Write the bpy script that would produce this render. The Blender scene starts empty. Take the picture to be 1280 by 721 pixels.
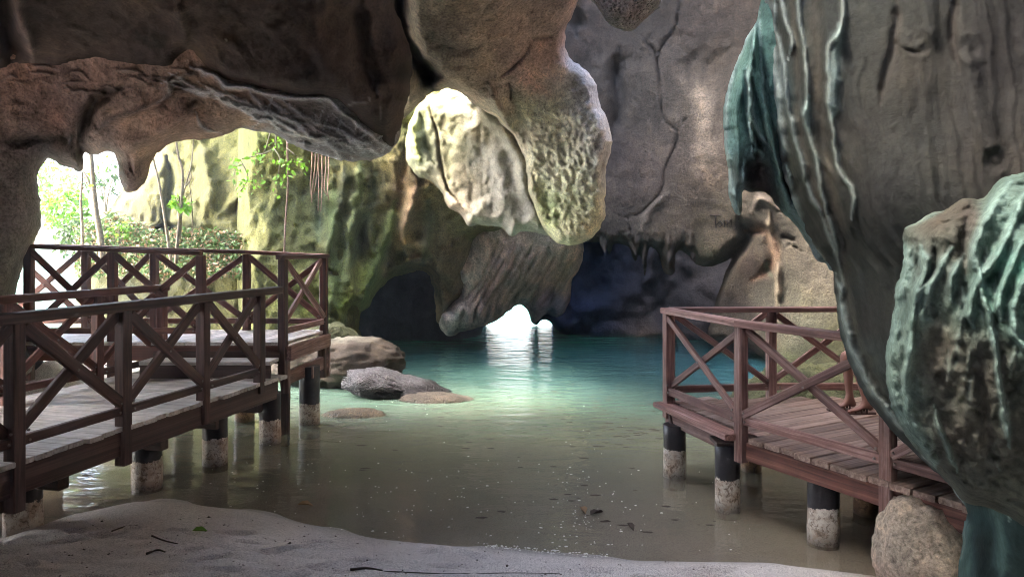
import bpy, bmesh, math, random
import numpy as np
from mathutils import Vector, Matrix

random.seed(7)
RNG = np.random.default_rng(11)
S = bpy.context.scene
C = S.collection

# ---------------------------------------------------------------- camera, sky, sun, exposure
F, HX, HY, EYE = 900.0, 640.0, 308.0, 2.2      # focal length in photo pixels, principal column, horizon row, eye height
cam_d = bpy.data.cameras.new('camera')
cam = bpy.data.objects.new('camera', cam_d)
C.objects.link(cam)
cam.location = (0, 0, EYE)
cam.rotation_euler = (math.radians(90), 0, 0)
cam_d.sensor_width = 36
cam_d.lens = 36 * F / 1280
cam_d.shift_y = -(360.5 - HY) / 1280
cam_d.clip_start = 0.05
cam_d.clip_end = 3000
S.camera = cam

SUN_EL, SUN_AZ = math.radians(52), math.radians(-100)   # azimuth measured from +Y towards +X: the sun stands to the left
w = bpy.data.worlds.new('World')
S.world = w
w.use_nodes = True
wn = w.node_tree.nodes
wn.clear()
sky = wn.new('ShaderNodeTexSky')
sky.sky_type = 'NISHITA'
sky.sun_disc = False
sky.sun_elevation = SUN_EL
sky.sun_rotation = SUN_AZ
sky.air_density = 1.0
sky.dust_density = 5.0
sky.ozone_density = 1.0
bg = wn.new('ShaderNodeBackground')
bg.inputs[1].default_value = 0.15
wo = wn.new('ShaderNodeOutputWorld')
w.node_tree.links.new(sky.outputs[0], bg.inputs[0])
w.node_tree.links.new(bg.outputs[0], wo.inputs[0])

sd = bpy.data.lights.new('sun', 'SUN')
sd.energy = 0.5
sd.angle = math.radians(15)
sd.color = (1.0, 0.96, 0.9)
so = bpy.data.objects.new('sun', sd)
C.objects.link(so)
sdir = Vector((math.sin(SUN_AZ) * math.cos(SUN_EL), math.cos(SUN_AZ) * math.cos(SUN_EL), math.sin(SUN_EL)))
so.rotation_euler = sdir.to_track_quat('Z', 'Y').to_euler()
so.location = (0, 0, 30)

S.view_settings.view_transform = 'Standard'
S.view_settings.look = 'None'
S.view_settings.exposure = 4.7
S.view_settings.gamma = 1
S.render.engine = 'CYCLES'
S.cycles.max_bounces = 10
S.cycles.diffuse_bounces = 6
S.cycles.glossy_bounces = 4
S.cycles.transparent_max_bounces = 12
S.cycles.use_denoising = True
S.cycles.pixel_filter_type = 'BLACKMAN_HARRIS'
S.cycles.filter_width = 1.0
S.cycles.caustics_reflective = False
S.cycles.sample_clamp_indirect = 8

# ---------------------------------------------------------------- small helpers
def P(px, py, Y):
    "world point seen at photo pixel (px, py) at distance Y"
    return Vector(((px - HX) / F * Y, Y, EYE - (py - HY) / F * Y))

def W0(px, py, z=0.0):
    "world point of height z seen at photo pixel"
    return P(px, py, (EYE - z) * F / (py - HY))

def tag(o, label=None, cat=None, group=None, kind=None):
    if label: o['label'] = label
    if cat: o['category'] = cat
    if group: o['group'] = group
    if kind: o['kind'] = kind
    return o

def link(name, me, mat=None, parent=None):
    o = bpy.data.objects.new(name, me)
    C.objects.link(o)
    if mat is not None and me is not None and not me.materials:
        me.materials.append(mat)
    if parent is not None:
        o.parent = parent
    return o

def empty(name, loc, parent=None):
    o = bpy.data.objects.new(name, None)
    C.objects.link(o)
    o.location = loc
    if parent: o.parent = parent
    return o

def mesh_np(name, V, Fq, mat, smooth=True, col=None):
    me = bpy.data.meshes.new(name)
    V = np.asarray(V, dtype=np.float32)
    Fq = np.asarray(Fq, dtype=np.int32)
    k = Fq.shape[1]
    me.vertices.add(len(V)); me.vertices.foreach_set('co', V.ravel())
    me.loops.add(Fq.size); me.loops.foreach_set('vertex_index', Fq.ravel())
    me.polygons.add(len(Fq))
    me.polygons.foreach_set('loop_start', np.arange(0, Fq.size, k, dtype=np.int32))
    me.polygons.foreach_set('loop_total', np.full(len(Fq), k, dtype=np.int32))
    me.polygons.foreach_set('use_smooth', np.full(len(Fq), smooth))
    me.update(calc_edges=True)
    if col is not None:
        a = me.color_attributes.new('col', 'FLOAT_COLOR', 'POINT')
        c4 = np.ones((len(V), 4), dtype=np.float32); c4[:, :3] = col
        a.data.foreach_set('color', c4.ravel())
    if mat: me.materials.append(mat)
    return me

# ---------------------------------------------------------------- numpy noise
def _hash(ix, iy, iz, s):
    h = (ix * 374761393 + iy * 668265263 + iz * 2147483647 + s * 974634777) & 0xFFFFFFFF
    h = ((h ^ (h >> 13)) * 1274126177) & 0xFFFFFFFF
    h = ((h ^ (h >> 16)) * 2246822519) & 0xFFFFFFFF
    return ((h ^ (h >> 15)) & 0xFFFFFF) / float(0xFFFFFF)

def vnoise(p, s=0):
    p = np.asarray(p, dtype=np.float64)
    i = np.floor(p).astype(np.int64); f = p - i
    u = f * f * f * (f * (f * 6 - 15) + 10)
    r = 0
    for dx in (0, 1):
        for dy in (0, 1):
            for dz in (0, 1):
                wgt = (u[:, 0] if dx else 1 - u[:, 0]) * (u[:, 1] if dy else 1 - u[:, 1]) * (u[:, 2] if dz else 1 - u[:, 2])
                r = r + wgt * _hash(i[:, 0] + dx, i[:, 1] + dy, i[:, 2] + dz, s)
    return r * 2 - 1

def fbm(p, scale, octv=4, s=0, ridged=False, gain=0.5):
    a, t, r, q = 1.0, 0.0, 0.0, np.asarray(p) / scale
    for o in range(octv):
        n = vnoise(q + 17.3 * o, s + o)
        if ridged: n = 1 - 2 * np.abs(n)
        r = r + a * n; t += a
        a *= gain; q = q * 2.03
    return r / t

# ---------------------------------------------------------------- materials
def newmat(name):
    m = bpy.data.materials.new(name); m.use_nodes = True
    nt = m.node_tree; nt.nodes.clear()
    out = nt.nodes.new('ShaderNodeOutputMaterial')
    b = nt.nodes.new('ShaderNodeBsdfPrincipled')
    nt.links.new(b.outputs[0], out.inputs[0])
    return m, nt, b, out

def N(nt, t, **k):
    n = nt.nodes.new(t)
    for a, v in k.items():
        if a.startswith('i_'):
            key = a[2:].replace('_', ' ')
            n.inputs[int(key) if key.isdigit() else key].default_value = v
        else: setattr(n, a, v)
    return n

def ramp(nt, fac, stops):
    r = nt.nodes.new('ShaderNodeValToRGB')
    e = r.color_ramp.elements
    while len(e) > 1: e.remove(e[0])
    e[0].position = stops[0][0]; e[0].color = (*stops[0][1], 1)
    for p, c in stops[1:]:
        x = e.new(p); x.color = (*c, 1)
    nt.links.new(fac, r.inputs[0])
    return r.outputs[0]

def mix(nt, mode, fac, a, b):
    m = nt.nodes.new('ShaderNodeMix'); m.data_type = 'RGBA'; m.blend_type = mode
    L = nt.links
    if isinstance(fac, (int, float)): m.inputs[0].default_value = fac
    else: L.new(fac, m.inputs[0])
    for v, i in ((a, 6), (b, 7)):
        if isinstance(v, tuple): m.inputs[i].default_value = (*v, 1)
        else: L.new(v, m.inputs[i])
    return m.outputs[2]

def g3(v): return (v, v, v)

def rock_mat(name, speck=0.35, bump=0.5, pits=0.0, rough=0.85, scale=1.0, streak=0.4, spec=0.3):
    m, nt, b, out = newmat(name)
    L = nt.links
    geo = N(nt, 'ShaderNodeNewGeometry')
    att = N(nt, 'ShaderNodeVertexColor', layer_name='col')
    mp = N(nt, 'ShaderNodeMapping'); mp.inputs['Scale'].default_value = (1, 1, 0.22)
    L.new(geo.outputs['Position'], mp.inputs[0])
    n1 = N(nt, 'ShaderNodeTexNoise', i_Scale=2.2 * scale, i_Detail=8.0, i_Roughness=0.65); L.new(geo.outputs['Position'], n1.inputs[0])
    n2 = N(nt, 'ShaderNodeTexNoise', i_Scale=5.0 * scale, i_Detail=6.0, i_Roughness=0.6, i_Distortion=0.4); L.new(mp.outputs[0], n2.inputs[0])
    n3 = N(nt, 'ShaderNodeTexNoise', i_Scale=34.0 * scale, i_Detail=6.0, i_Roughness=0.7); L.new(geo.outputs['Position'], n3.inputs[0])
    v1 = N(nt, 'ShaderNodeTexVoronoi', i_Scale=9.0 * scale, feature='DISTANCE_TO_EDGE'); L.new(geo.outputs['Position'], v1.inputs[0])
    c = mix(nt, 'MULTIPLY', 0.85, att.outputs[0], ramp(nt, n1.outputs[0], [(0.25, g3(0.45)), (0.5, g3(0.95)), (0.75, (1.5, 1.42, 1.3))]))
    c = mix(nt, 'MULTIPLY', streak, c, ramp(nt, n2.outputs[0], [(0.3, (0.4, 0.42, 0.4)), (0.5, g3(1.0)), (0.72, (1.6, 1.5, 1.35))]))
    c = mix(nt, 'MULTIPLY', speck, c, ramp(nt, n3.outputs[0], [(0.36, g3(0.22)), (0.5, g3(1.0)), (0.66, g3(1.6))]))
    n4 = N(nt, 'ShaderNodeTexNoise', i_Scale=12.0 * scale, i_Detail=7.0, i_Roughness=0.75, i_Distortion=0.8); L.new(geo.outputs['Position'], n4.inputs[0])
    c = mix(nt, 'MULTIPLY', min(speck * 1.3, 1), c, ramp(nt, n4.outputs[0], [(0.34, g3(0.4)), (0.46, g3(0.95)), (0.56, g3(1.0)), (0.68, (1.5, 1.45, 1.38))]))
    h = N(nt, 'ShaderNodeMath', operation='MULTIPLY_ADD', i_1=0.5); L.new(n1.outputs[0], h.inputs[0])
    h2 = N(nt, 'ShaderNodeMath', operation='MULTIPLY', i_1=0.12); L.new(n3.outputs[0], h2.inputs[0])
    h2b = N(nt, 'ShaderNodeMath', operation='MULTIPLY_ADD', i_1=0.22); L.new(n4.outputs[0], h2b.inputs[0]); L.new(h2.outputs[0], h2b.inputs[2])
    L.new(h2b.outputs[0], h.inputs[2])
    h3 = N(nt, 'ShaderNodeMath', operation='MULTIPLY_ADD', i_1=0.25); L.new(n2.outputs[0], h3.inputs[0]); L.new(h.outputs[0], h3.inputs[2])
    hh = h3.outputs[0]
    if pits > 0:
        v = N(nt, 'ShaderNodeTexVoronoi', i_Scale=30.0 * scale); L.new(geo.outputs['Position'], v.inputs[0])
        nd = N(nt, 'ShaderNodeTexNoise', i_Scale=40.0 * scale, i_Detail=3.0); L.new(geo.outputs['Position'], nd.inputs[0])
        vv = N(nt, 'ShaderNodeMath', operation='ADD'); L.new(v.outputs[0], vv.inputs[0]); L.new(nd.outputs[0], vv.inputs[1])
        c = mix(nt, 'MULTIPLY', min(pits, 1), c, ramp(nt, vv.outputs[0], [(0.64, g3(0.10)), (0.76, g3(0.9)), (1.1, g3(1.3))]))
        h4 = N(nt, 'ShaderNodeMath', operation='MULTIPLY_ADD', i_1=0.6 * pits); L.new(vv.outputs[0], h4.inputs[0]); L.new(hh, h4.inputs[2])
        hh = h4.outputs[0]
    bp = N(nt, 'ShaderNodeBump', i_Strength=bump, i_Distance=0.28)
    L.new(hh, bp.inputs['Height'])
    L.new(c, b.inputs['Base Color'])
    b.inputs['Roughness'].default_value = rough
    b.inputs['Specular IOR Level'].default_value = spec
    L.new(bp.outputs[0], b.inputs['Normal'])
    return m

M = {}
M['rock'] = rock_mat('limestone', speck=0.55, bump=0.75, spec=0.2)
M['rockdark'] = rock_mat('ceiling limestone', speck=0.35, bump=0.5, streak=0.3, spec=0.15)
M['pitted'] = rock_mat('pitted mossy limestone', speck=0.6, bump=0.9, pits=0.9, scale=1.0)
M['flow'] = rock_mat('smooth flowstone', speck=0.35, bump=0.5, rough=0.75, streak=0.5, spec=0.25)
M['algae'] = rock_mat('algae coated flowstone', speck=0.35, bump=0.6, rough=0.92, streak=0.4, spec=0.12)
M['curtain'] = rock_mat('smooth fluted limestone', speck=0.22, bump=0.35, rough=0.9, streak=0.45, spec=0.12)
M['bright'] = rock_mat('sunlit mossy rock', speck=0.6, bump=0.9, streak=0.35)
M['barnacle'] = rock_mat('barnacled wet rock', speck=0.7, bump=0.8, pits=0.7, rough=0.45, scale=1.4, spec=0.5)

def wood_mat(name, base, dark, light, rough=0.65, wear=0.5):
    m, nt, b, out = newmat(name)
    L = nt.links
    tc = N(nt, 'ShaderNodeTexCoord')
    oi = N(nt, 'ShaderNodeObjectInfo')
    mp = N(nt, 'ShaderNodeMapping'); mp.inputs['Scale'].default_value = (1.6, 30, 30)
    L.new(tc.outputs['Object'], mp.inputs[0])
    addv = N(nt, 'ShaderNodeVectorMath', operation='MULTIPLY_ADD')
    addv.inputs[1].default_value = (37, 91, 53)
    cr = N(nt, 'ShaderNodeCombineXYZ')
    for i in range(3): L.new(oi.outputs['Random'], cr.inputs[i])
    L.new(cr.outputs[0], addv.inputs[0]); L.new(mp.outputs[0], addv.inputs[2])
    n1 = N(nt, 'ShaderNodeTexNoise', i_Scale=1.0, i_Detail=6.0, i_Roughness=0.65, i_Distortion=0.6); L.new(addv.outputs[0], n1.inputs[0])
    geo = N(nt, 'ShaderNodeNewGeometry')
    n2 = N(nt, 'ShaderNodeTexNoise', i_Scale=7.0, i_Detail=5.0, i_Roughness=0.7); L.new(geo.outputs['Position'], n2.inputs[0])
    c = ramp(nt, n1.outputs[0], [(0.28, dark), (0.5, base), (0.72, light)])
    c = mix(nt, 'MULTIPLY', wear, c, ramp(nt, n2.outputs[0], [(0.3, g3(0.45)), (0.5, g3(1.0)), (0.75, g3(1.5))]))
    c = mix(nt, 'MULTIPLY', 0.7, c, ramp(nt, oi.outputs['Random'], [(0.0, g3(0.65)), (0.5, g3(1.0)), (1.0, (1.35, 1.3, 1.3))]))
    bp = N(nt, 'ShaderNodeBump', i_Strength=0.5, i_Distance=0.01); L.new(n1.outputs[0], bp.inputs['Height'])
    rr = N(nt, 'ShaderNodeMapRange', i_3=rough - 0.15, i_4=rough + 0.15); L.new(n2.outputs[0], rr.inputs[0])
    L.new(rr.outputs[0], b.inputs['Roughness'])
    L.new(c, b.inputs['Base Color']); L.new(bp.outputs[0], b.inputs['Normal'])
    return m

M['wood_red'] = wood_mat('stained red-brown timber', (0.13, 0.05, 0.038), (0.04, 0.016, 0.014), (0.25, 0.12, 0.09))
M['wood_backlit'] = wood_mat('backlit red-brown timber', (0.075, 0.036, 0.031), (0.02, 0.011, 0.01), (0.15, 0.085, 0.07), rough=0.6)  # the red timber again, its backlit shade put into the colour
M['wood_worn'] = wood_mat('weathered mauve timber', (0.22, 0.12, 0.105), (0.065, 0.03, 0.027), (0.44, 0.32, 0.30))
M['plank_l'] = wood_mat('pale grey decking', (0.58, 0.55, 0.54), (0.30, 0.27, 0.26), (0.74, 0.72, 0.70), rough=0.55)
M['plank_r'] = wood_mat('weathered brown decking', (0.27, 0.19, 0.155), (0.09, 0.055, 0.045), (0.44, 0.35, 0.30))
M['beam_dark'] = wood_mat('dark wet timber', (0.07, 0.04, 0.033), (0.025, 0.015, 0.012), (0.13, 0.08, 0.065))

def pile_mat(name, zb, low, stain):
    m, nt, b, out = newmat(name)
    L = nt.links
    geo = N(nt, 'ShaderNodeNewGeometry'); sp = N(nt, 'ShaderNodeSeparateXYZ'); L.new(geo.outputs['Position'], sp.inputs[0])
    n = N(nt, 'ShaderNodeTexNoise', i_Scale=9.0, i_Detail=6.0, i_Roughness=0.7); L.new(geo.outputs['Position'], n.inputs[0])
    a = N(nt, 'ShaderNodeMath', operation='MULTIPLY_ADD', i_1=0.14); L.new(n.outputs[0], a.inputs[0]); L.new(sp.outputs[2], a.inputs[2])
    st = N(nt, 'ShaderNodeMath', operation='GREATER_THAN', i_1=zb + 0.07); L.new(a.outputs[0], st.inputs[0])
    lowc = mix(nt, 'MIX', ramp(nt, n.outputs[0], [(0.42, g3(0)), (0.6, g3(1))]), low, stain)
    n2 = N(nt, 'ShaderNodeTexNoise', i_Scale=22.0, i_Detail=6.0, i_Roughness=0.75, i_Distortion=1.0); L.new(geo.outputs['Position'], n2.inputs[0])
    lowc = mix(nt, 'MULTIPLY', 0.9, lowc, ramp(nt, n2.outputs[0], [(0.40, (0.3, 0.24, 0.19)), (0.5, g3(1.0))]))
    blk = ramp(nt, n.outputs[0], [(0.4, (0.018, 0.018, 0.024)), (0.64, (0.04, 0.038, 0.045)), (0.72, (0.16, 0.15, 0.15))])
    c = mix(nt, 'MIX', st.outputs[0], lowc, blk)
    wet = N(nt, 'ShaderNodeMapRange', i_1=0.06, i_2=0.17, i_3=0.22, i_4=1.0); L.new(a.outputs[0], wet.inputs[0])
    cw = N(nt, 'ShaderNodeCombineXYZ')
    for i in range(3): L.new(wet.outputs[0], cw.inputs[i])
    c = mix(nt, 'MULTIPLY', 1.0, c, cw.outputs[0])
    bp = N(nt, 'ShaderNodeBump', i_Strength=0.4, i_Distance=0.02); L.new(n.outputs[0], bp.inputs['Height'])
    L.new(c, b.inputs['Base Color']); b.inputs['Roughness'].default_value = 0.4; L.new(bp.outputs[0], b.inputs['Normal'])
    return m
M['pile'] = pile_mat('painted concrete pile', 0.27, (0.80, 0.77, 0.70), (0.50, 0.40, 0.31))
M['pile_old'] = pile_mat('rust stained pile', 0.50, (0.50, 0.33, 0.2), (0.2, 0.10, 0.05))

def simple_mat(name, col, rough=0.6, var=0.3, scale=20.0, transl=None):
    m, nt, b, out = newmat(name)
    geo = N(nt, 'ShaderNodeNewGeometry'); oi = N(nt, 'ShaderNodeObjectInfo')
    n = N(nt, 'ShaderNodeTexNoise', i_Scale=scale, i_Detail=3.0); nt.links.new(geo.outputs['Position'], n.inputs[0])
    c = mix(nt, 'MULTIPLY', 1.0, col, ramp(nt, n.outputs[0], [(0.3, g3(1 - var)), (0.7, g3(1 + var))]))
    c = mix(nt, 'MULTIPLY', 0.6, c, ramp(nt, oi.outputs['Random'], [(0.0, g3(0.6)), (1.0, g3(1.35))]))
    nt.links.new(c, b.inputs['Base Color'])
    b.inputs['Roughness'].default_value = rough
    if transl:
        t = N(nt, 'ShaderNodeBsdfTranslucent'); nt.links.new(c, t.inputs[0])
        ms = N(nt, 'ShaderNodeMixShader', i_0=transl)
        nt.links.new(b.outputs[0], ms.inputs[1]); nt.links.new(t.outputs[0], ms.inputs[2]); nt.links.new(ms.outputs[0], out.inputs[0])
    return m
M['leaf'] = simple_mat('fresh green leaf', (0.16, 0.34, 0.03), 0.5, 0.3, 8, 0.45)
M['leaf_dark'] = simple_mat('mid green leaf', (0.07, 0.13, 0.035), 0.6, 0.4, 5, 0.3)
M['leaf_dry'] = simple_mat('dry leaf', (0.28, 0.17, 0.08), 0.6, 0.4, 15)
M['bark'] = simple_mat('pale bark', (0.20, 0.17, 0.11), 0.8, 0.4, 30)
M['root'] = simple_mat('hanging root', (0.22, 0.14, 0.10), 0.8, 0.4, 30)
M['foam'] = simple_mat('pale floating flecks', (0.75, 0.75, 0.72), 0.6, 0.1)
M['twig'] = simple_mat('dark twig', (0.05, 0.035, 0.025), 0.8, 0.3)
M['scratch'] = simple_mat('scratched lines', (0.02, 0.016, 0.014), 0.9, 0.2)
M['skin'] = simple_mat('skin', (0.22, 0.11, 0.085), 0.5, 0.08, 6)
M['cloth_top'] = simple_mat('dark cotton', (0.05, 0.055, 0.07), 0.9, 0.15)
M['cloth_short'] = simple_mat('denim', (0.06, 0.08, 0.13), 0.9, 0.15)
M['sandal'] = simple_mat('dark leather', (0.06, 0.025, 0.02), 0.45, 0.2)
M['hair'] = simple_mat('dark hair', (0.012, 0.009, 0.008), 0.5, 0.2)
M['metal'] = simple_mat('grey bolt metal', (0.2, 0.17, 0.16), 0.4, 0.2)

# ---------------------------------------------------------------- rock relief solids
def catmull(pts, n=6, closed=True):
    p = np.array(pts, dtype=float)
    k = len(p); out = []
    for i in range(k if closed else k - 1):
        a, b_, c, d = (p[(i - 1) % k], p[i], p[(i + 1) % k], p[(i + 2) % k]) if closed else (p[max(i - 1, 0)], p[i], p[i + 1], p[min(i + 2, k - 1)])
        for t in np.linspace(0, 1, n, endpoint=False):
            out.append(0.5 * ((2 * b_) + (-a + c) * t + (2 * a - 5 * b_ + 4 * c - d) * t * t + (-a + 3 * b_ - 3 * c + d) * t ** 3))
    if not closed: out.append(p[-1])
    return np.array(out)

def inside(poly, x, y):
    r = np.zeros(len(x), bool)
    x0, y0 = poly[:, 0], poly[:, 1]; x1, y1 = np.roll(x0, -1), np.roll(y0, -1)
    for a, b_, c, d in zip(x0, y0, x1, y1):
        if b_ == d: continue
        m = ((b_ > y) != (d > y)) & (x < (c - a) * (y - b_) / (d - b_) + a)
        r ^= m
    return r

def segdist(poly, x, y, closed=True, nearest=False):
    n = len(poly)
    best = np.full(len(x), 1e18); bx = np.zeros(len(x)); by = np.zeros(len(x)); side = np.zeros(len(x))
    for i in range(n if closed else n - 1):
        ax, ay = poly[i]; cx, cy = poly[(i + 1) % n]
        dx, dy = cx - ax, cy - ay; l2 = dx * dx + dy * dy + 1e-9
        t = np.clip(((x - ax) * dx + (y - ay) * dy) / l2, 0, 1)
        qx, qy = ax + t * dx, ay + t * dy
        d = (x - qx) ** 2 + (y - qy) ** 2
        m = d < best
        best[m] = d[m]
        if nearest: bx[m] = qx[m]; by[m] = qy[m]
        else: side[m] = ((x - ax) * dy - (y - ay) * dx)[m]
    if nearest: return bx, by
    return np.sqrt(best), side

def tps(ctrl):
    c = np.array([q[:2] for q in ctrl], float) / 300.0
    v = np.array([np.atleast_1d(q[2]) if not isinstance(q[2], tuple) else q[2] for q in ctrl], float)
    n = len(c)
    def U(r2): return 0.5 * r2 * np.log(r2 + 1e-9)
    K = U(((c[:, None] - c[None]) ** 2).sum(2)) + np.eye(n) * 0.02
    Pm = np.hstack([np.ones((n, 1)), c])
    A = np.zeros((n + 3, n + 3)); A[:n, :n] = K; A[:n, n:] = Pm; A[n:, :n] = Pm.T
    B = np.zeros((n + 3, v.shape[1])); B[:n] = v
    sol = np.linalg.lstsq(A, B, rcond=None)[0]
    lo, hi = c.min(0), c.max(0)
    def f(x, y):
        q = np.stack([np.clip(x / 300.0, lo[0] - .2, hi[0] + .2), np.clip(y / 300.0, lo[1] - .2, hi[1] + .2)], 1)
        r2 = ((q[:, None] - c[None]) ** 2).sum(2)
        return U(r2) @ sol[:n] + np.hstack([np.ones((len(q), 1)), q]) @ sol[n:]
    return f

def idw(ctrl, pw=3.0):
    c = np.array([q[:2] for q in ctrl], float); v = np.array([q[2] for q in ctrl], float)
    def f(x, y):
        d = np.sqrt((x[:, None] - c[None, :, 0]) ** 2 + (y[:, None] - c[None, :, 1]) ** 2) + 12
        w_ = d ** -pw
        return (w_ @ v) / w_.sum(1, keepdims=True)
    return f

RELIEF = {}
def relief(name, outline, depth, col, mat, step=3.0, rnd=(30, 0.5), thick=0.8, disp=None, feats=(), holes=(), jag=2.0, smooth_outline=True, colnoise=18, seed=0):
    """A solid piece of rock: its face is laid out on the rays from the first viewpoint at real distances (metres),
    rounded back at its rim, displaced by 3-D noise, and closed by a back face `thick` metres behind."""
    poly = catmull(outline, 9) if smooth_outline else np.array(outline, float)
    poly = poly + np.stack([fbm(np.c_[poly, poly[:, :1] * 0], 20, 4, seed + 50, gain=0.7), fbm(np.c_[poly, poly[:, :1] * 0], 20, 4, seed + 60, gain=0.7)], 1) * jag * 2.8
    hp = [catmull(h, 5) for h in holes]
    x0, y0 = poly.min(0); x1, y1 = poly.max(0)
    def lines(a, b_, lo, hi):
        fine = np.arange(max(a, lo), min(b_, hi) + step, step)
        pre = np.arange(a, lo - step, step * 7) if a < lo - step else []
        post = np.arange(max(fine[-1] + step * 7, hi), b_ + step * 7, step * 7) if b_ > hi else []
        return np.concatenate([pre, fine, post])
    gx, gy = lines(x0 - step, x1 + step, -45, 1325), lines(y0 - step, y1 + step, -45, 765)
    nx, ny = len(gx), len(gy)
    X, Yp = np.meshgrid(gx, gy); X = X.ravel(); Yp = Yp.ravel()
    ci = (np.arange(ny - 1)[:, None] * nx + np.arange(nx - 1)[None]).ravel()
    cxm, cym = (X[ci] + X[ci + nx + 1]) / 2, (Yp[ci] + Yp[ci + nx + 1]) / 2
    ok = inside(poly, cxm, cym)
    for h in hp: ok &= ~inside(h, cxm, cym)
    ci = ci[ok]
    quads = np.stack([ci, ci + nx, ci + nx + 1, ci + 1], 1)
    used, inv = np.unique(quads, return_inverse=True)
    quads = inv.reshape(-1, 4)
    px, py = X[used].copy(), Yp[used].copy()
    e = np.concatenate([quads[:, [0, 1]], quads[:, [1, 2]], quads[:, [2, 3]], quads[:, [3, 0]]])
    es = np.sort(e, 1); key = es[:, 0].astype(np.int64) * len(px) + es[:, 1]
    uq, idx, cnt = np.unique(key, return_index=True, return_counts=True)
    be = e[idx[cnt == 1]]                                   # directed rim edges
    bv = np.unique(be)
    allp = [poly] + hp
    bestd = np.full(len(bv), 1e9); nbx = px[bv].copy(); nby = py[bv].copy()
    for q in allp:
        qx, qy = segdist(q, px[bv], py[bv], nearest=True)
        dd = np.hypot(qx - px[bv], qy - py[bv]); m = (dd < bestd) & (dd < step * 8)
        bestd[m] = dd[m]; nbx[m] = qx[m]; nby[m] = qy[m]
    px[bv] = nbx; py[bv] = nby
    d, _ = segdist(poly, px, py)
    for h in hp:
        dh, _ = segdist(h, px, py); d = np.minimum(d, dh)
    d[bv] = 0
    df = tps(depth)
    Y = df(px, py)[:, 0]
    t = 1 - np.minimum(d / rnd[0], 1)
    Y = Y + rnd[1] * (1 - np.sqrt(np.maximum(1 - t ** 2, 0)))
    Wp = np.stack([(px - HX) / F * Y, Y, EYE - (py - HY) / F * Y], 1)
    if disp is not None:
        Y = Y - disp(Wp, px, py) * (0.35 + 0.65 * np.minimum(d / 12, 1))
    cf = idw(col)
    nxy = np.c_[px, py, px * 0]
    wob = fbm(nxy, 70, 4, seed + 3) * colnoise * 1.6; wob2 = fbm(nxy, 70, 4, seed + 9) * colnoise * 1.6
    cc = cf(px + wob, py + wob2)
    for ft in feats:
        pl = catmull(ft[0], 5, closed=False)
        mlo, mhi = pl.min(0) - 6 * ft[1] - 8, pl.max(0) + 6 * ft[1] + 8
        m = (px > mlo[0]) & (px < mhi[0]) & (py > mlo[1]) & (py < mhi[1])
        if not m.any(): continue
        wv = fbm(nxy[m], 14, 2, seed + 31) * min(ft[1] * 0.8, 3)
        dd, _ = segdist(pl, px[m] + wv, py[m] - wv, closed=False)
        # taper at both ends
        te = np.minimum(np.hypot(px[m] - pl[0, 0], py[m] - pl[0, 1]), np.hypot(px[m] - pl[-1, 0], py[m] - pl[-1, 1]))
        tp = np.clip(te / 18, 0.35, 1)
        Y[m] -= ft[2] * tp * np.exp(-(dd / (ft[1] * tp)) ** 2)
        if len(ft) > 3 and ft[3] is not None:
            s_ = (ft[4] if len(ft) > 4 else 1.0) * np.exp(-(dd / (ft[1] * tp * (ft[5] if len(ft) > 5 else 1.0))) ** 2)[:, None]
            cc[m] = cc[m] * (1 - s_) + np.array(ft[3]) * s_  # dark groove tints paint shade on top of the carved depth
    Wp = np.stack([(px - HX) / F * Y, Y, EYE - (py - HY) / F * Y], 1)
    Yb = Y + thick + 0.3 * fbm(nxy, 90, 2, seed + 77)
    Wb = np.stack([(px - HX) / F * Yb, Yb, EYE - (py - HY) / F * Yb], 1)
    # pull the hidden rim of the back inwards so it never shows past the face
    n = len(px)
    V = np.concatenate([Wp, Wb])
    rim = np.stack([be[:, 1], be[:, 0], be[:, 0] + n, be[:, 1] + n], 1)
    Fq = np.concatenate([quads, quads[:, ::-1] + n, rim])
    me = mesh_np(name, V, Fq, mat, True, np.concatenate([cc, cc]))
    o = link(name, me)
    def at(qx, qy, off=0.0):
        i = np.argmin((px - qx) ** 2 + (py - qy) ** 2)
        return P(qx, qy, Y[i] - off)
    RELIEF[name] = at
    o['_tmp'] = 1; del o['_tmp']
    return o, at

def dnoise(a1=0.25, s1=1.2, a2=0.08, s2=0.35, a3=0.025, s3=0.1, vert=1.0, seed=0, ridge=0.0, rs=0.25):
    def f(Wp, px, py):
        q = Wp * np.array([1, 1, vert])
        q = q + 0.12 * s1 * np.stack([fbm(q, s1 * 0.6, 2, seed + 70 + k) for k in range(3)], 1)
        r = a1 * fbm(q, s1, 3, seed) + a2 * fbm(q, s2, 3, seed + 5) + a2 * 1.1 * np.abs(fbm(q, s2 * 1.3, 4, seed + 15, gain=0.6)) + a3 * fbm(q, s3, 2, seed + 8)
        if ridge:
            wq = q.copy(); wq[:, 0] += 0.15 * fbm(Wp, 0.6, 2, seed + 90); wq[:, 2] *= 0.18; wq[:, 1] *= 0.3
            r = r + ridge * fbm(wq, rs, 3, seed + 20, ridged=True)
        return r
    return f

# ================================================================ THE CAVE
BR, DK, PALE, BEI = (0.23, 0.165, 0.13), (0.085, 0.07, 0.06), (0.60, 0.58, 0.50), (0.42, 0.35, 0.27)
GRN, TEAL, OCH, GRY = (0.15, 0.19, 0.075), (0.17, 0.34, 0.31), (0.36, 0.26, 0.14), (0.27, 0.25, 0.23)

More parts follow.
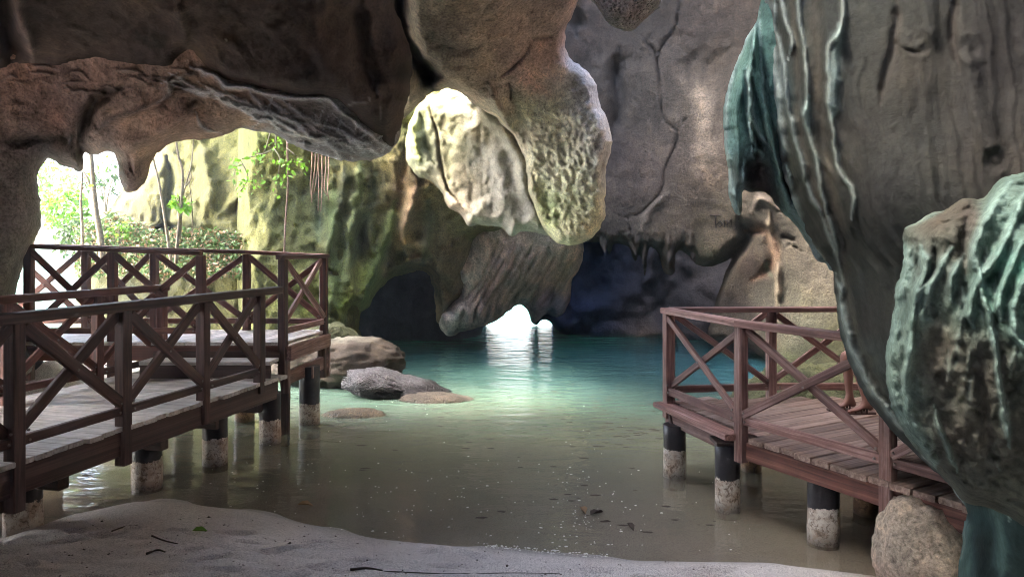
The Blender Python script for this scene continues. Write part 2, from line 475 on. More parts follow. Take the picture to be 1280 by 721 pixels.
# ---- far back wall of the pool chamber, with the opening to daylight at the water line
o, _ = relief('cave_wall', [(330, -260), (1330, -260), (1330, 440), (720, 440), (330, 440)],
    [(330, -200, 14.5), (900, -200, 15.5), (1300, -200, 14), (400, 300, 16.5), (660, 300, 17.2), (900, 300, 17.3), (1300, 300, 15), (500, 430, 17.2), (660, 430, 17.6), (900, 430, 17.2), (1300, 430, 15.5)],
    [(330, 0, DK), (500, 360, (0.035, 0.042, 0.07)), (560, 420, (0.05, 0.06, 0.085)), (750, 360, (0.016, 0.036, 0.09)), (850, 400, (0.022, 0.034, 0.06)), (720, 400, (0.03, 0.06, 0.17)), (900, 200, GRY), (830, 425, (0.2, 0.16, 0.14))],  # navy and blue tones paint recess shade and blue water light
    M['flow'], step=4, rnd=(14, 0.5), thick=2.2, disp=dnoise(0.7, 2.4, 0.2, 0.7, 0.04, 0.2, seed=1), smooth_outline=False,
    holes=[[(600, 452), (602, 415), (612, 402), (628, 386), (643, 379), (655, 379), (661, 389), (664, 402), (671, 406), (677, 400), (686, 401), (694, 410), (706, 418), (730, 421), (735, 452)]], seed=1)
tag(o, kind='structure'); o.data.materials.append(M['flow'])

# ---- green streaked wall left of the pool, over the left recess
gfe = []
for (a, b_, c_) in [((505, 190), (480, 345), (0.34, 0.22, 0.13)), ((520, 225), (500, 300), (0.36, 0.24, 0.15)), ((470, 215), (440, 330), (0.08, 0.11, 0.06)), ((450, 200), (425, 370), (0.20, 0.25, 0.10)),
                    ((495, 250), (450, 390), (0.16, 0.24, 0.07)), ((535, 250), (528, 330), (0.10, 0.13, 0.07)), ((550, 260), (546, 340), (0.30, 0.25, 0.16)), ((430, 210), (405, 330), (0.09, 0.10, 0.06)), ((400, 215), (398, 300), (0.22, 0.27, 0.15)), ((415, 230), (412, 400), (0.15, 0.21, 0.08))]:
    gfe.append(([a, ((a[0] * 2 + b_[0]) / 3 + 3, (a[1] * 2 + b_[1]) / 3), ((a[0] + b_[0] * 2) / 3 + 2, (a[1] + b_[1] * 2) / 3), b_], 7, random.choice([0.25, -0.2, 0.18]), c_, 0.75, 1.3))
gfe += [([(410, 338), (420, 342)], 9, -0.5, (0.03, 0.03, 0.03), 0.9), ([(455, 232), (460, 236)], 4, -0.3, (0.03, 0.03, 0.03), 0.9)]
o, at_green = relief('cave_wall', [(330, -220), (470, -200), (640, -160), (680, 120), (650, 250), (632, 292), (600, 300), (592, 330), (585, 372), (566, 385), (556, 402), (545, 400), (543, 380), (538, 352), (528, 338), (508, 343), (492, 348), (476, 362), (462, 380), (452, 392), (449, 408), (453, 432), (448, 470), (380, 480), (300, 480), (300, 100)],
    [(330, -200, 12.0), (640, -150, 12.2), (345, 200, 12.6), (430, 220, 12.9), (550, 200, 12.4), (640, 260, 13.2), (380, 440, 11.8), (440, 440, 12.3), (470, 350, 13.4), (540, 340, 14.0), (580, 370, 14.8), (320, 440, 11.9)],
    [(350, 180, (0.186, 0.201, 0.051)), (400, 230, (0.233, 0.242, 0.097)), (430, 300, (0.158, 0.167, 0.063)), (470, 250, (0.205, 0.175, 0.074)), (515, 230, (0.308, 0.217, 0.097)), (540, 170, (0.223, 0.235, 0.080)), (420, 380, (0.149, 0.201, 0.034)), (410, 425, (0.075, 0.075, 0.028)), (470, 330, (0.140, 0.167, 0.046)), (515, 315, (0.336, 0.226, 0.108)), (560, 330, (0.186, 0.143, 0.091)), (545, 380, (0.223, 0.167, 0.097)), (600, 260, (0.261, 0.235, 0.125)), (440, 360, (0.205, 0.226, 0.046))],
    M['bright'], step=2.6, rnd=(34, 1.5), thick=0.9, disp=dnoise(0.35, 1.4, 0.2, 0.45, 0.07, 0.13, seed=2, ridge=0.2, rs=0.4), feats=gfe, seed=2)
tag(o, kind='structure'); o.data.materials.append(M['bright'])

# ---- sunlit outer wall beyond the walkway
ofe = [([(330, 330), (345, 270), (362, 215), (368, 150)], 7, -0.8, (0.06, 0.06, 0.04), 0.8, 1.2), ([(180, 290), (240, 288), (300, 300)], 8, -0.4, (0.1, 0.11, 0.05), 0.5), ([(190, 285), (225, 280)], 5, -0.5, (0.05, 0.05, 0.03), .8),
       ([(208, 185), (214, 230), (205, 290)], 5, -0.4, (0.2, 0.22, 0.1), 0.5), ([(250, 175), (262, 235), (255, 270)], 9, 0.4), ([(300, 180), (310, 240), (330, 290)], 14, 0.3), ([(270, 270), (300, 245), (322, 225)], 6, 0.3)]
o, _ = relief('outer_cliff', [(380, -240), (230, -200), (205, 60), (190, 185), (168, 215), (150, 240), (138, 262), (120, 300), (105, 460), (420, 460), (430, 200), (400, 120)],
    [(380, -200, 14.5), (220, -180, 15.5), (200, 200, 14.8), (150, 260, 15.2), (300, 200, 14.0), (350, 250, 13.6), (120, 430, 13.6), (260, 300, 13.2), (400, 430, 12.8)],
    [(200, 180, (0.116, 0.116, 0.032)), (300, 180, (0.135, 0.142, 0.037)), (340, 160, (0.113, 0.132, 0.024)), (250, 240, (0.133, 0.128, 0.039)), (310, 270, (0.188, 0.179, 0.054)), (170, 270, (0.070, 0.067, 0.020)), (240, 300, (0.047, 0.055, 0.012)), (330, 310, (0.197, 0.196, 0.052)), (150, 330, (0.047, 0.049, 0.012)), (300, 400, (0.113, 0.113, 0.037)), (355, 270, (0.065, 0.055, 0.020)), (375, 240, (0.080, 0.103, 0.028))],
    M['bright'], step=3, rnd=(26, 1.0), thick=1.0, disp=dnoise(0.4, 1.5, 0.16, 0.5, 0.06, 0.15, seed=4, ridge=0.1, rs=0.7), feats=ofe, seed=4)
tag(o, kind='structure'); o.data.materials.append(M['bright'])

# ---- lit drapery in the middle
dfe = [([(535, 125), (541, 150), (548, 175), (552, 210), (562, 238), (580, 264)], 1.8, -0.10, (0.07, 0.05, 0.03), 0.9, 1.0),
       ([(590, 130), (625, 160), (648, 195), (658, 240), (672, 285)], 8, 0.16), ([(600, 170), (604, 215), (612, 260)], 7, -0.04), ([(615, 175), (625, 220), (634, 280)], 8, 0.06), ([(583, 170), (588, 225), (584, 270)], 9, -0.05),
       ([(512, 140), (518, 170), (524, 200)], 6, 0.14, (0.30, 0.34, 0.12), 0.8), ([(522, 130), (530, 165), (542, 205)], 5, -0.2, (0.12, 0.14, 0.07), 0.8), ([(570, 155), (560, 190), (562, 225)], 8, -0.05, (0.45, 0.45, 0.26), 0.6),
       ([(565, 120), (580, 118), (600, 135)], 6, 0.1, (0.75, 0.73, 0.64), 0.7)]
o, at_drap = relief('calcite_drapery', [(508, 180), (511, 158), (520, 136), (534, 118), (552, 112), (580, 60), (640, 60), (690, 160), (715, 285), (690, 296), (668, 291), (652, 289), (640, 294), (628, 286), (612, 281), (596, 280), (586, 281), (576, 268), (562, 258), (552, 240), (540, 228), (520, 218), (510, 204)],
    [(510, 200, 11.3), (540, 120, 11.2), (580, 150, 10.95), (560, 220, 11.0), (600, 60, 11.0), (620, 200, 10.65), (650, 280, 10.7), (700, 280, 10.6), (690, 160, 10.5)],
    [(520, 150, (0.209, 0.221, 0.098)), (515, 200, (0.150, 0.179, 0.106)), (545, 135, (0.336, 0.330, 0.174)), (565, 180, (0.336, 0.325, 0.198)), (560, 220, (0.348, 0.314, 0.221)), (590, 150, (0.394, 0.382, 0.290)), (610, 200, (0.394, 0.389, 0.336)), (640, 230, (0.406, 0.400, 0.359)), (600, 260, (0.336, 0.330, 0.267)), (660, 275, (0.382, 0.371, 0.325)), (575, 262, (0.209, 0.150, 0.110)), (530, 215, (0.115, 0.115, 0.076))],
    M['flow'], step=2, rnd=(14, 0.4), thick=0.7, disp=dnoise(0.07, 0.9, 0.05, 0.3, 0.025, 0.09, seed=6, ridge=0.04, rs=0.3), feats=dfe, seed=6, jag=1.2)
o.data.materials.append(M['flow'])
tag(o, 'pale cream calcite drapery with a thin dark crack, left of the pitted column', 'rock formation')

# ---- hanging brown rock in front of the opening
hfe = [([(575, 300), (573, 330), (577, 350), (560, 378), (553, 398), (558, 412)], 5, 0.3, (0.36, 0.30, 0.26), 0.6)]
for k in range(15):
    x = 600 + k * 7.5
    hfe.append(([(x + 22, 300 + (k % 3) * 8), (x + 4, 345), (x - 22, 378 + (k % 4) * 5)], 2.6, random.choice([-0.14, 0.16, -0.1]), random.choice([(0.26, 0.19, 0.15), (0.17, 0.13, 0.11), (0.34, 0.27, 0.21)]), 0.6))
for k in range(9):
    x = 574 + k * 8
    hfe.append(([(x + 8, 380 - k), (x + 3, 396 - k), (x - 2, 412 - k)], 2.2, random.choice([-0.25, 0.25]), random.choice([(0.1, 0.09, 0.09), (0.4, 0.35, 0.3)]), 0.5))
o, _ = relief('hanging_rock', [(586, 290), (604, 280), (640, 262), (700, 262), (726, 290), (728, 330), (716, 352), (712, 375), (702, 392), (692, 397), (684, 392), (675, 399), (668, 406), (662, 392), (655, 382), (645, 381), (634, 389), (622, 399), (608, 406), (592, 410), (578, 413), (566, 419), (555, 415), (549, 404), (551, 392), (560, 380), (571, 370), (574, 358), (569, 343), (571, 325), (580, 308)],
    [(586, 290, 14.4), (700, 262, 13.6), (720, 330, 15.0), (700, 392, 16.0), (640, 340, 14.2), (570, 340, 14.8), (556, 405, 14.6), (610, 400, 14.9), (650, 385, 15.6)],
    [(590, 300, (0.580, 0.437, 0.414)), (580, 345, (0.850, 0.729, 0.680)), (560, 400, (0.850, 0.801, 0.729)), (610, 345, (0.696, 0.486, 0.437)), (640, 320, (0.580, 0.462, 0.462)), (680, 300, (0.492, 0.462, 0.462)), (660, 360, (0.782, 0.511, 0.414)), (700, 340, (0.850, 0.632, 0.462)), (690, 380, (0.406, 0.316, 0.486)), (620, 395, (0.580, 0.389, 0.365))],
    M['rock'], step=2, rnd=(16, 0.8), thick=0.8, disp=dnoise(0.2, 1.2, 0.1, 0.35, 0.04, 0.12, seed=7), feats=hfe, seed=7, jag=1.3)
o.data.materials.append(M['rock'])
tag(o, 'brown diagonally grooved rock hanging down beside the bright opening at the water', 'rock formation')

# ---- right hand wall with its long crack
crack = (0.02, 0.016, 0.014)  # shade inside the cracks, painted as a dark tint
wfe = [([(700 + k * 8.5, 290), (701 + k * 8.5, 305), (700 + k * 8.5, 322)], 2.4, (-0.2, 0.22, 0.1)[k % 3], (0.12, 0.11, 0.10), 0.4) for k in range(20)] + [([(797, 38), (806, 50), (818, 62), (824, 90), (826, 115), (828, 145), (838, 158), (847, 165), (843, 185), (832, 210), (828, 235), (818, 250), (800, 266), (780, 270), (764, 262)], 1.25, -0.09, crack, 0.95, 1.0),
       ([(850, 0), (846, 30), (838, 45), (827, 60), (822, 85), (826, 112)], 1.1, -0.10, crack, 0.9),
       ([(847, 165), (856, 150), (872, 140)], 1.0, -0.07, crack, 0.8), ([(780, 272), (788, 285), (790, 300)], 1.1, -0.08, crack, 0.9), ([(775, 282), (784, 290), (790, 290)], 0.9, -0.05, crack, 0.8),
       ([(835, 240), (812, 262), (800, 290)], 5, 0.08, (0.32, 0.28, 0.24), 0.4), ([(775, 60), (772, 90), (775, 130), (768, 170)], 9, -0.22, (0.05, 0.045, 0.045), 0.6), ([(770, 70), (768, 110)], 4, -0.25, (0.02, 0.02, 0.02), 0.8),
       ([(715, 0), (722, 20), (722, 45)], 7, -0.5, (0.03, 0.03, 0.03), 0.7), ([(750, 60), (752, 140), (748, 200)], 10, 0.1), ([(773, 247), (768, 254)], 2.4, -0.12, crack, 0.9),
       ([(870, 105), (884, 150), (880, 210)], 14, 0.14, (0.26, 0.22, 0.18), 0.4), ([(855, 62), (880, 92), (905, 66)], 16, -0.12, (0.06, 0.05, 0.04), 0.6), ([(880, 62), (895, 72), (915, 60)], 9, -0.1, (0.05, 0.04, 0.03), 0.6),
       # holes and ledges of the beige lower rock
       ([(978, 297), (992, 300)], 5.5, -0.6, (0.03, 0.025, 0.02), 0.95), ([(938, 293), (950, 292)], 5, -0.5, (0.04, 0.03, 0.03), 0.9), ([(985, 306), (1003, 314)], 3.5, -0.3, (0.06, 0.05, 0.04), 0.8), ([(972, 262), (976, 266)], 4, -0.3, (0.06, 0.05, 0.04), 0.9),
       ([(925, 272), (932, 300), (912, 322), (895, 352)], 9, -0.55, (0.08, 0.065, 0.05), 0.7), ([(960, 265), (966, 310), (972, 350), (972, 385)], 4, 0.2, (0.46, 0.38, 0.27), 0.5), ([(930, 290), (960, 290), (965, 330), (940, 350)], 7, -0.18, (0.20, 0.11, 0.07), 0.6),
       ([(958, 330), (962, 345)], 7, -0.1, (0.10, 0.13, 0.09), 0.7), ([(940, 265), (950, 250), (975, 262)], 4, 0.2, (0.4, 0.33, 0.27), 0.5)]
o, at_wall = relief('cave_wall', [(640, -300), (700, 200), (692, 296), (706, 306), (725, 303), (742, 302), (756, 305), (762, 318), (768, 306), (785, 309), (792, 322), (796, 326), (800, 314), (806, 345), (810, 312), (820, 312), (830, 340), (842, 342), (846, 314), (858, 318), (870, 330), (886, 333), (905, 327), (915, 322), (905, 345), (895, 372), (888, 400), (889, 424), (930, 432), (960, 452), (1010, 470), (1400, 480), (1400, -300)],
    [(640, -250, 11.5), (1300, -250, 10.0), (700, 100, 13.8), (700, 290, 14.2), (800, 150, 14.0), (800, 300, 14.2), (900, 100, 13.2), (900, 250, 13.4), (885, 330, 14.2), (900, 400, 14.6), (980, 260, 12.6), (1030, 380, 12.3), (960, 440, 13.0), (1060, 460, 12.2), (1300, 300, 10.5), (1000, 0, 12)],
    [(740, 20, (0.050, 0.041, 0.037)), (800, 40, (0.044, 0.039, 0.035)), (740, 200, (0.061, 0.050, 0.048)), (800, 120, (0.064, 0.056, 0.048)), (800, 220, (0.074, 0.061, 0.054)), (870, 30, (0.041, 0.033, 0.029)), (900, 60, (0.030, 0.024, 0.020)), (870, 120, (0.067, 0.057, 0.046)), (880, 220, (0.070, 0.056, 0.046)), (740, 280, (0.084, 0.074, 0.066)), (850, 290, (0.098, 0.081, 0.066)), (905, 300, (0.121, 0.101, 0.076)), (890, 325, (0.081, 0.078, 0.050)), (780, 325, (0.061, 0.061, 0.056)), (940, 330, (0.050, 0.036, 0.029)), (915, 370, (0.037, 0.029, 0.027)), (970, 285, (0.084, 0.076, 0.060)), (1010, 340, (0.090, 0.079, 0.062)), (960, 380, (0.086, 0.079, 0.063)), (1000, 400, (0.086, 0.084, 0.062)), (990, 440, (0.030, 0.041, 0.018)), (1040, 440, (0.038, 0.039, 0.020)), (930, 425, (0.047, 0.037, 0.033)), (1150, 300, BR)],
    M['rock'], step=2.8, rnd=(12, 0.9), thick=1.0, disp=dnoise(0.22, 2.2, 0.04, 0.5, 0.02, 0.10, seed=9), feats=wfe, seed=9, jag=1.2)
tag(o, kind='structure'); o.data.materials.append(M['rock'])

# stalactites under the lip of the right hand wall
def stalactite(px, py, Y, wpx, lpx, label):
    n, rings = 10, 9
    c0 = P(px, py, Y); L_ = lpx * 0.62 * Y / F; R_ = wpx * 1.15 * Y / F / 2
    V = []
    for i in range(rings):
        t = i / (rings - 1)
        r = R_ * (1 - t ** 3) ** 0.8 * (1 - 0.45 * t) * (1 + 0.16 * math.sin(9 * t + px)) + 0.004
        for k in range(n):
            a = k / n * 2 * math.pi
            rr = r * (1 + 0.22 * math.sin(3 * a + px) + 0.12 * math.sin(5 * a + t * 4))
            V.append((c0.x + rr * math.cos(a) + 0.04 * math.sin(t * 3 + px), c0.y + rr * math.sin(a) * 0.8, c0.z + 0.25 - t * (L_ + 0.25)))
    Fq = [(i * n + k, i * n + (k + 1) % n, (i + 1) * n + (k + 1) % n, (i + 1) * n + k) for i in range(rings - 1) for k in range(n)]
    cb = np.array([(0.06, 0.055, 0.052)]) * (0.8 + 0.5 * np.abs(vnoise(np.array(V) * 6)))[:, None]
    o = link('stalactite', mesh_np('stalactite', V, Fq, M['flow'], True, cb))
    tag(o, label, 'stalactite', 'stalactites under the lip of the right hand cave wall')
for a in [(757, 302, 14.3, 11, 24, 'short blunt pale stalactite beside the foot of the pitted column'),
          (795, 306, 14.3, 13, 22, 'small pointed stalactite just left of the thin needle'),
          (806, 306, 14.35, 4.5, 40, 'thin needle stalactite over the dark water recess'),
          (836, 308, 14.25, 15, 35, 'thick long ribbed stalactite, the biggest under the wall lip'),
          (868, 314, 14.25, 14, 18, 'squat stalactite at the right end of the wall lip')]:
    stalactite(*a)

# ---- ceiling in the middle, running down into the pitted column
cfe = [([(497, -20), (500, 30), (512, 65), (530, 90), (545, 112)], 12, -0.7, (0.04, 0.04, 0.03), 0.95, 1.3), ([(535, 45), (560, 62), (600, 60)], 9, -0.06, (0.10, 0.08, 0.07), 0.5), ([(665, 52), (655, 70), (640, 85), (622, 100)], 1.6, -0.08, (0.08, 0.05, 0.04), 0.6),
       ([(668, 48), (690, 46)], 7, -0.12, (0.07, 0.05, 0.045), 0.7), ([(505, 70), (510, 100), (512, 130)], 9, 0.25, (0.34, 0.29, 0.22), 0.6), ([(560, 60), (566, 60)], 4, -0.08, (0.05, 0.04, 0.035), 0.8),
       ([(610, 105), (632, 150), (652, 190), (664, 240), (682, 290)], 7, 0.22, (0.36, 0.29, 0.24), 0.6), ([(635, 105), (648, 150), (660, 185)], 8, -0.1, (0.2, 0.13, 0.10), 0.5), ([(636, 105), (640, 130)], 2, -0.12, (0.05, 0.03, 0.02), 0.8)]
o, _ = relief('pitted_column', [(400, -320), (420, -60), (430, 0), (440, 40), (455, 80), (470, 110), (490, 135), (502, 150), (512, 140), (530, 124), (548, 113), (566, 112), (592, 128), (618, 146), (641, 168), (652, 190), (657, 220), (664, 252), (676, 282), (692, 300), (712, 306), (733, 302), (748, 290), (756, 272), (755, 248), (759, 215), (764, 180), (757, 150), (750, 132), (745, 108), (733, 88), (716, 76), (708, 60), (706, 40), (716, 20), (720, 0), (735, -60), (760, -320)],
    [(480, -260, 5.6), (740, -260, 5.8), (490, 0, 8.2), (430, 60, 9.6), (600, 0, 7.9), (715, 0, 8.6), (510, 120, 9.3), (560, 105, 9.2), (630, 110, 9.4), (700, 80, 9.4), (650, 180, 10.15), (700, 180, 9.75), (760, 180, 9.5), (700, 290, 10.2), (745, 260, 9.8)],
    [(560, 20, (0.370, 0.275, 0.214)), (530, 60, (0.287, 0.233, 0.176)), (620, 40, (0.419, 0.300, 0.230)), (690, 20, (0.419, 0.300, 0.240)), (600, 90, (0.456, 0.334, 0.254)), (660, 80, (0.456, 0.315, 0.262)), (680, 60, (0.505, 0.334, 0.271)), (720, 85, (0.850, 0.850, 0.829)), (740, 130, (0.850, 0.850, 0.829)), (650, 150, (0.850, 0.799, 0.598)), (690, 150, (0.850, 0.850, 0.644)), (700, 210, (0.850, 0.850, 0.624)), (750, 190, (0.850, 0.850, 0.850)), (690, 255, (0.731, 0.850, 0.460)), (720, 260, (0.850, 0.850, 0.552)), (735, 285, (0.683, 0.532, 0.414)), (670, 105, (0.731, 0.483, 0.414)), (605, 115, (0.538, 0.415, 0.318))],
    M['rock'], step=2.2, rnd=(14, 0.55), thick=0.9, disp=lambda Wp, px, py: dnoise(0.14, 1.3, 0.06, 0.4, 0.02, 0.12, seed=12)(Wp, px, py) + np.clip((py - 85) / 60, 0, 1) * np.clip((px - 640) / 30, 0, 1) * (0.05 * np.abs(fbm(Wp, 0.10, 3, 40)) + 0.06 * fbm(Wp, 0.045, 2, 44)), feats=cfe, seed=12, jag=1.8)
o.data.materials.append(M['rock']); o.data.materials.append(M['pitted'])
mi = np.zeros(len(o.data.polygons), dtype=np.int32)
cen = np.empty(len(mi) * 3, dtype=np.float32); o.data.polygons.foreach_get('center', cen); cen = cen.reshape(-1, 3)
cpx = HX + cen[:, 0] / cen[:, 1] * F; cpy = HY - (cen[:, 2] - EYE) / cen[:, 1] * F
wobc = 14 * fbm(np.c_[cpx, cpy, cpx * 0], 18, 3, 5)
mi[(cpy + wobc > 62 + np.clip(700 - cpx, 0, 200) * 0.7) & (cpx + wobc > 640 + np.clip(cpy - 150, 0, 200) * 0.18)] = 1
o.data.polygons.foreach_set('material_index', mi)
tag(o, 'bulging rock column with a pitted yellow green face hanging from the middle ceiling', 'rock formation')

# ---- small hanging stone at the top edge
o, _ = relief('ceiling_rock', [(738, -60), (736, -8), (742, 4), (750, 14), (758, 27), (768, 33), (780, 38), (792, 37), (803, 28), (818, 12), (826, 2), (830, -60)],
    [(738, -50, 7.4), (830, -50, 7.4), (770, 25, 7.6), (800, 20, 7.7), (780, 0, 7.4)], [(750, 10, (0.36, 0.30, 0.32)), (790, 10, (0.34, 0.27, 0.25)), (815, 5, (0.6, 0.62, 0.6)), (775, 34, (0.5, 0.46, 0.46))],
    M['pitted'], step=2, rnd=(14, 0.3), thick=0.4, disp=dnoise(0.06, 0.4, 0.05, 0.15, 0.02, 0.05, seed=15), seed=15, jag=1.2)
o.data.materials.append(M['pitted'])
tag(o, 'small pinkish pitted rock poking down from the top edge of the view', 'rock formation')

# ---- left: brown overhang, its lobe, and the pillar at the end of the upper railing
web_light = (0.88, 0.89, 0.93)  # pale strands paint the light grazing the ridges of the rim
lfe = [([(104, 205), (98, 180), (110, 150), (122, 125), (150, 112)], 8, -0.25, (0.06, 0.045, 0.04), 0.8, 1.2), ([(150, 198), (158, 230), (165, 238)], 5, 0.1), ([(160, 195), (170, 225)], 2.5, -0.12), ([(178, 200), (174, 225)], 2.5, -0.12),
       ([(107, 190), (150, 186), (200, 168), (245, 130)], 12, 0.22), ([(112, 178), (140, 150), (200, 128), (212, 105), (250, 86)], 3.5, 0.12, (0.45, 0.38, 0.34), 0.5),
       ([(120, 200), (125, 150), (170, 138)], 6, -0.1), ([(0, 178), (60, 175), (100, 170)], 8, -0.06, (0.07, 0.06, 0.05), 0.7), ([(45, 210), (52, 250), (48, 290)], 8, 0.15, (0.4, 0.39, 0.37), 0.5),
       ([(96, 155), (95, 185), (97, 212)], 2, 0.1, (0.45, 0.4, 0.38), 0.5)]
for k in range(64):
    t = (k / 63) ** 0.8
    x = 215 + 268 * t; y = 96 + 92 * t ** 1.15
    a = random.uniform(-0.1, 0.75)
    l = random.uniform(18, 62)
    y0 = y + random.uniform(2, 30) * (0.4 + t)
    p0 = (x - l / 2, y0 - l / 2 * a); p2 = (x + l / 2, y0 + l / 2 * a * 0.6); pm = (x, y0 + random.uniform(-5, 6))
    lfe.append(([p0, pm, p2], random.uniform(1.1, 2.3), 0.08, web_light, random.uniform(0.75, 1.0), 1.4))
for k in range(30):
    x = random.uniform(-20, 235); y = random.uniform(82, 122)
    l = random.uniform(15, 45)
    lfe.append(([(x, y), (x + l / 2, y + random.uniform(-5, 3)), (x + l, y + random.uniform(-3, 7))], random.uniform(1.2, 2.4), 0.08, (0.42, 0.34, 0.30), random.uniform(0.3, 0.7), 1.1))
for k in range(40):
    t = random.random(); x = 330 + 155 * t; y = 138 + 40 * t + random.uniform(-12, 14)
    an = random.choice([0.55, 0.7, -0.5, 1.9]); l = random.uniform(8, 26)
    lfe.append(([(x - l * math.cos(an), y - l * math.sin(an)), (x, y + random.uniform(-2, 2)), (x + l * math.cos(an), y + l * math.sin(an))], random.uniform(0.9, 1.5), 0.05, web_light, 0.95, 1.3))
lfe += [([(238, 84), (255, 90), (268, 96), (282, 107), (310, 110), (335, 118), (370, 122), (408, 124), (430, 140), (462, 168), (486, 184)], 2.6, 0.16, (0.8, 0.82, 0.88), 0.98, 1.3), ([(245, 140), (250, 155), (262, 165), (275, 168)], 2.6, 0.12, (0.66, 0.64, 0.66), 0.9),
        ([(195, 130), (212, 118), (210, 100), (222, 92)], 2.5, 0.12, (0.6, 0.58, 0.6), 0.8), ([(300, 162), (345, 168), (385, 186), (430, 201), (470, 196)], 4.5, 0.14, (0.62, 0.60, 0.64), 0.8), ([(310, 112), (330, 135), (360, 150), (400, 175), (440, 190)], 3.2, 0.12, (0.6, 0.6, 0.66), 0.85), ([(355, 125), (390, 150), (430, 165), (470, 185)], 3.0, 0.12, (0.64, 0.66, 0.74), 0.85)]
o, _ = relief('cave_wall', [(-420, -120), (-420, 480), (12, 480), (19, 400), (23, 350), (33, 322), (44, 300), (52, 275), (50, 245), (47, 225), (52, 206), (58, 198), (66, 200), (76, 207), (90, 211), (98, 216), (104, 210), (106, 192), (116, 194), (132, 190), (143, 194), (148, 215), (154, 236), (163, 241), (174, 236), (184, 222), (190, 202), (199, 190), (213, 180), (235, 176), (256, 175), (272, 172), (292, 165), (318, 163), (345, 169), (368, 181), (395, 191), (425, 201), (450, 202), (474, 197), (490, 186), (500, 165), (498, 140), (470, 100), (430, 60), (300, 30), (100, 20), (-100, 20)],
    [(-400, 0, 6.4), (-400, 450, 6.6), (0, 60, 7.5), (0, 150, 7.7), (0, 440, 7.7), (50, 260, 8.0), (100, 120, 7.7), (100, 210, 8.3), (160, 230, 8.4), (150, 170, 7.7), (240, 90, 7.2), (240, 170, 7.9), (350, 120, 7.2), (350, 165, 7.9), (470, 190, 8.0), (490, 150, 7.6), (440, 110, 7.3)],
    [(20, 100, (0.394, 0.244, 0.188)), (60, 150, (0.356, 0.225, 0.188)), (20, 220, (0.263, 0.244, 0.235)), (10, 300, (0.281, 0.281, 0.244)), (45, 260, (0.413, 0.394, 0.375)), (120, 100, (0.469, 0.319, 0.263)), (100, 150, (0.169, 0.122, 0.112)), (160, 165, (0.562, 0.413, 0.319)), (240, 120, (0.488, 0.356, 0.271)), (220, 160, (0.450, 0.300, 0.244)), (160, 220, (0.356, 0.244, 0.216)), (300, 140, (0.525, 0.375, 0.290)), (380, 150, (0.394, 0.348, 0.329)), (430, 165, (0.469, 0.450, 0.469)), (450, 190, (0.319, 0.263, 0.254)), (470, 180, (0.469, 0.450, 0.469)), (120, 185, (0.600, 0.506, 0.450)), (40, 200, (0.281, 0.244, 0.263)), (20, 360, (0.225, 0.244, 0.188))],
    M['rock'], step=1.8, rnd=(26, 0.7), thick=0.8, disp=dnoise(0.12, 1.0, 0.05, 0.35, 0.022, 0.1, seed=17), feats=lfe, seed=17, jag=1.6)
tag(o, kind='structure'); o.data.materials.append(M['rock'])

# ---- dark ceiling over the left walkway, in front of the overhang
cl = [([(18, -20), (24, 20), (34, 50), (40, 80)], 7, 0.22, (0.36, 0.28, 0.26), 0.7), ([(8, -20), (6, 40), (28, 84)], 10, -0.4, (0.05, 0.035, 0.035), 0.7), ([(222, 0), (228, 40), (238, 66)], 10, 0.12, (0.17, 0.13, 0.11), 0.5), ([(236, 66), (222, 78), (218, 92)], 2, -0.12), ([(281, 49), (283, 52)], 2.2, 0.06, (0.7, 0.66, 0.62), 0.9),
      ([(395, 0), (398, 60), (420, 110)], 12, 0.14), ([(450, 0), (452, 60), (470, 120)], 9, -0.2), ([(440, 60), (446, 72)], 3, -0.12), ([(425, 140), (440, 130), (460, 128), (462, 122)], 1.4, 0.05, (0.5, 0.47, 0.48), 0.7), ([(475, 130), (478, 160)], 1.4, 0.04, (0.4, 0.35, 0.35), 0.5)]
o, _ = relief('cave_ceiling', [(-420, -420), (560, -420), (505, -60), (493, 0), (503, 30), (513, 60), (517, 85), (512, 110), (506, 140), (498, 165), (490, 184), (474, 178), (455, 160), (438, 142), (420, 128), (396, 122), (368, 121), (335, 116), (308, 109), (285, 107), (268, 97), (252, 88), (243, 74), (234, 66), (227, 74), (221, 86), (205, 92), (182, 89), (155, 84), (128, 76), (100, 76), (70, 83), (40, 82), (10, 86), (-60, 90), (-420, 95)],
    [(-400, -400, 2.6), (550, -400, 2.9), (-400, 80, 6.0), (0, -150, 4.6), (500, -150, 5.3), (0, 0, 6.0), (250, 0, 6.1), (480, 0, 6.8), (0, 80, 7.2), (240, 70, 6.9), (420, 120, 7.0), (500, 160, 7.7), (330, 80, 6.7)],
    [(100, 40, (0.084, 0.065, 0.054)), (60, 70, (0.106, 0.078, 0.065)), (10, 30, (0.050, 0.036, 0.033)), (200, 60, (0.062, 0.048, 0.042)), (300, 40, (0.084, 0.065, 0.056)), (380, 60, (0.096, 0.073, 0.062)), (400, 100, (0.073, 0.056, 0.050)), (460, 60, (0.118, 0.090, 0.073)), (490, 110, (0.129, 0.096, 0.078)), (470, 20, (0.123, 0.096, 0.078)), (505, 90, (0.040, 0.033, 0.028)), (240, 74, (0.140, 0.096, 0.067)), (300, -200, BR)],
    M['rockdark'], step=2.8, rnd=(22, 0.5), thick=0.7, disp=dnoise(0.15, 1.5, 0.05, 0.4, 0.03, 0.10, seed=21), feats=cl, seed=21, jag=1.6)
tag(o, kind='structure'); o.data.materials.append(M['rockdark'])

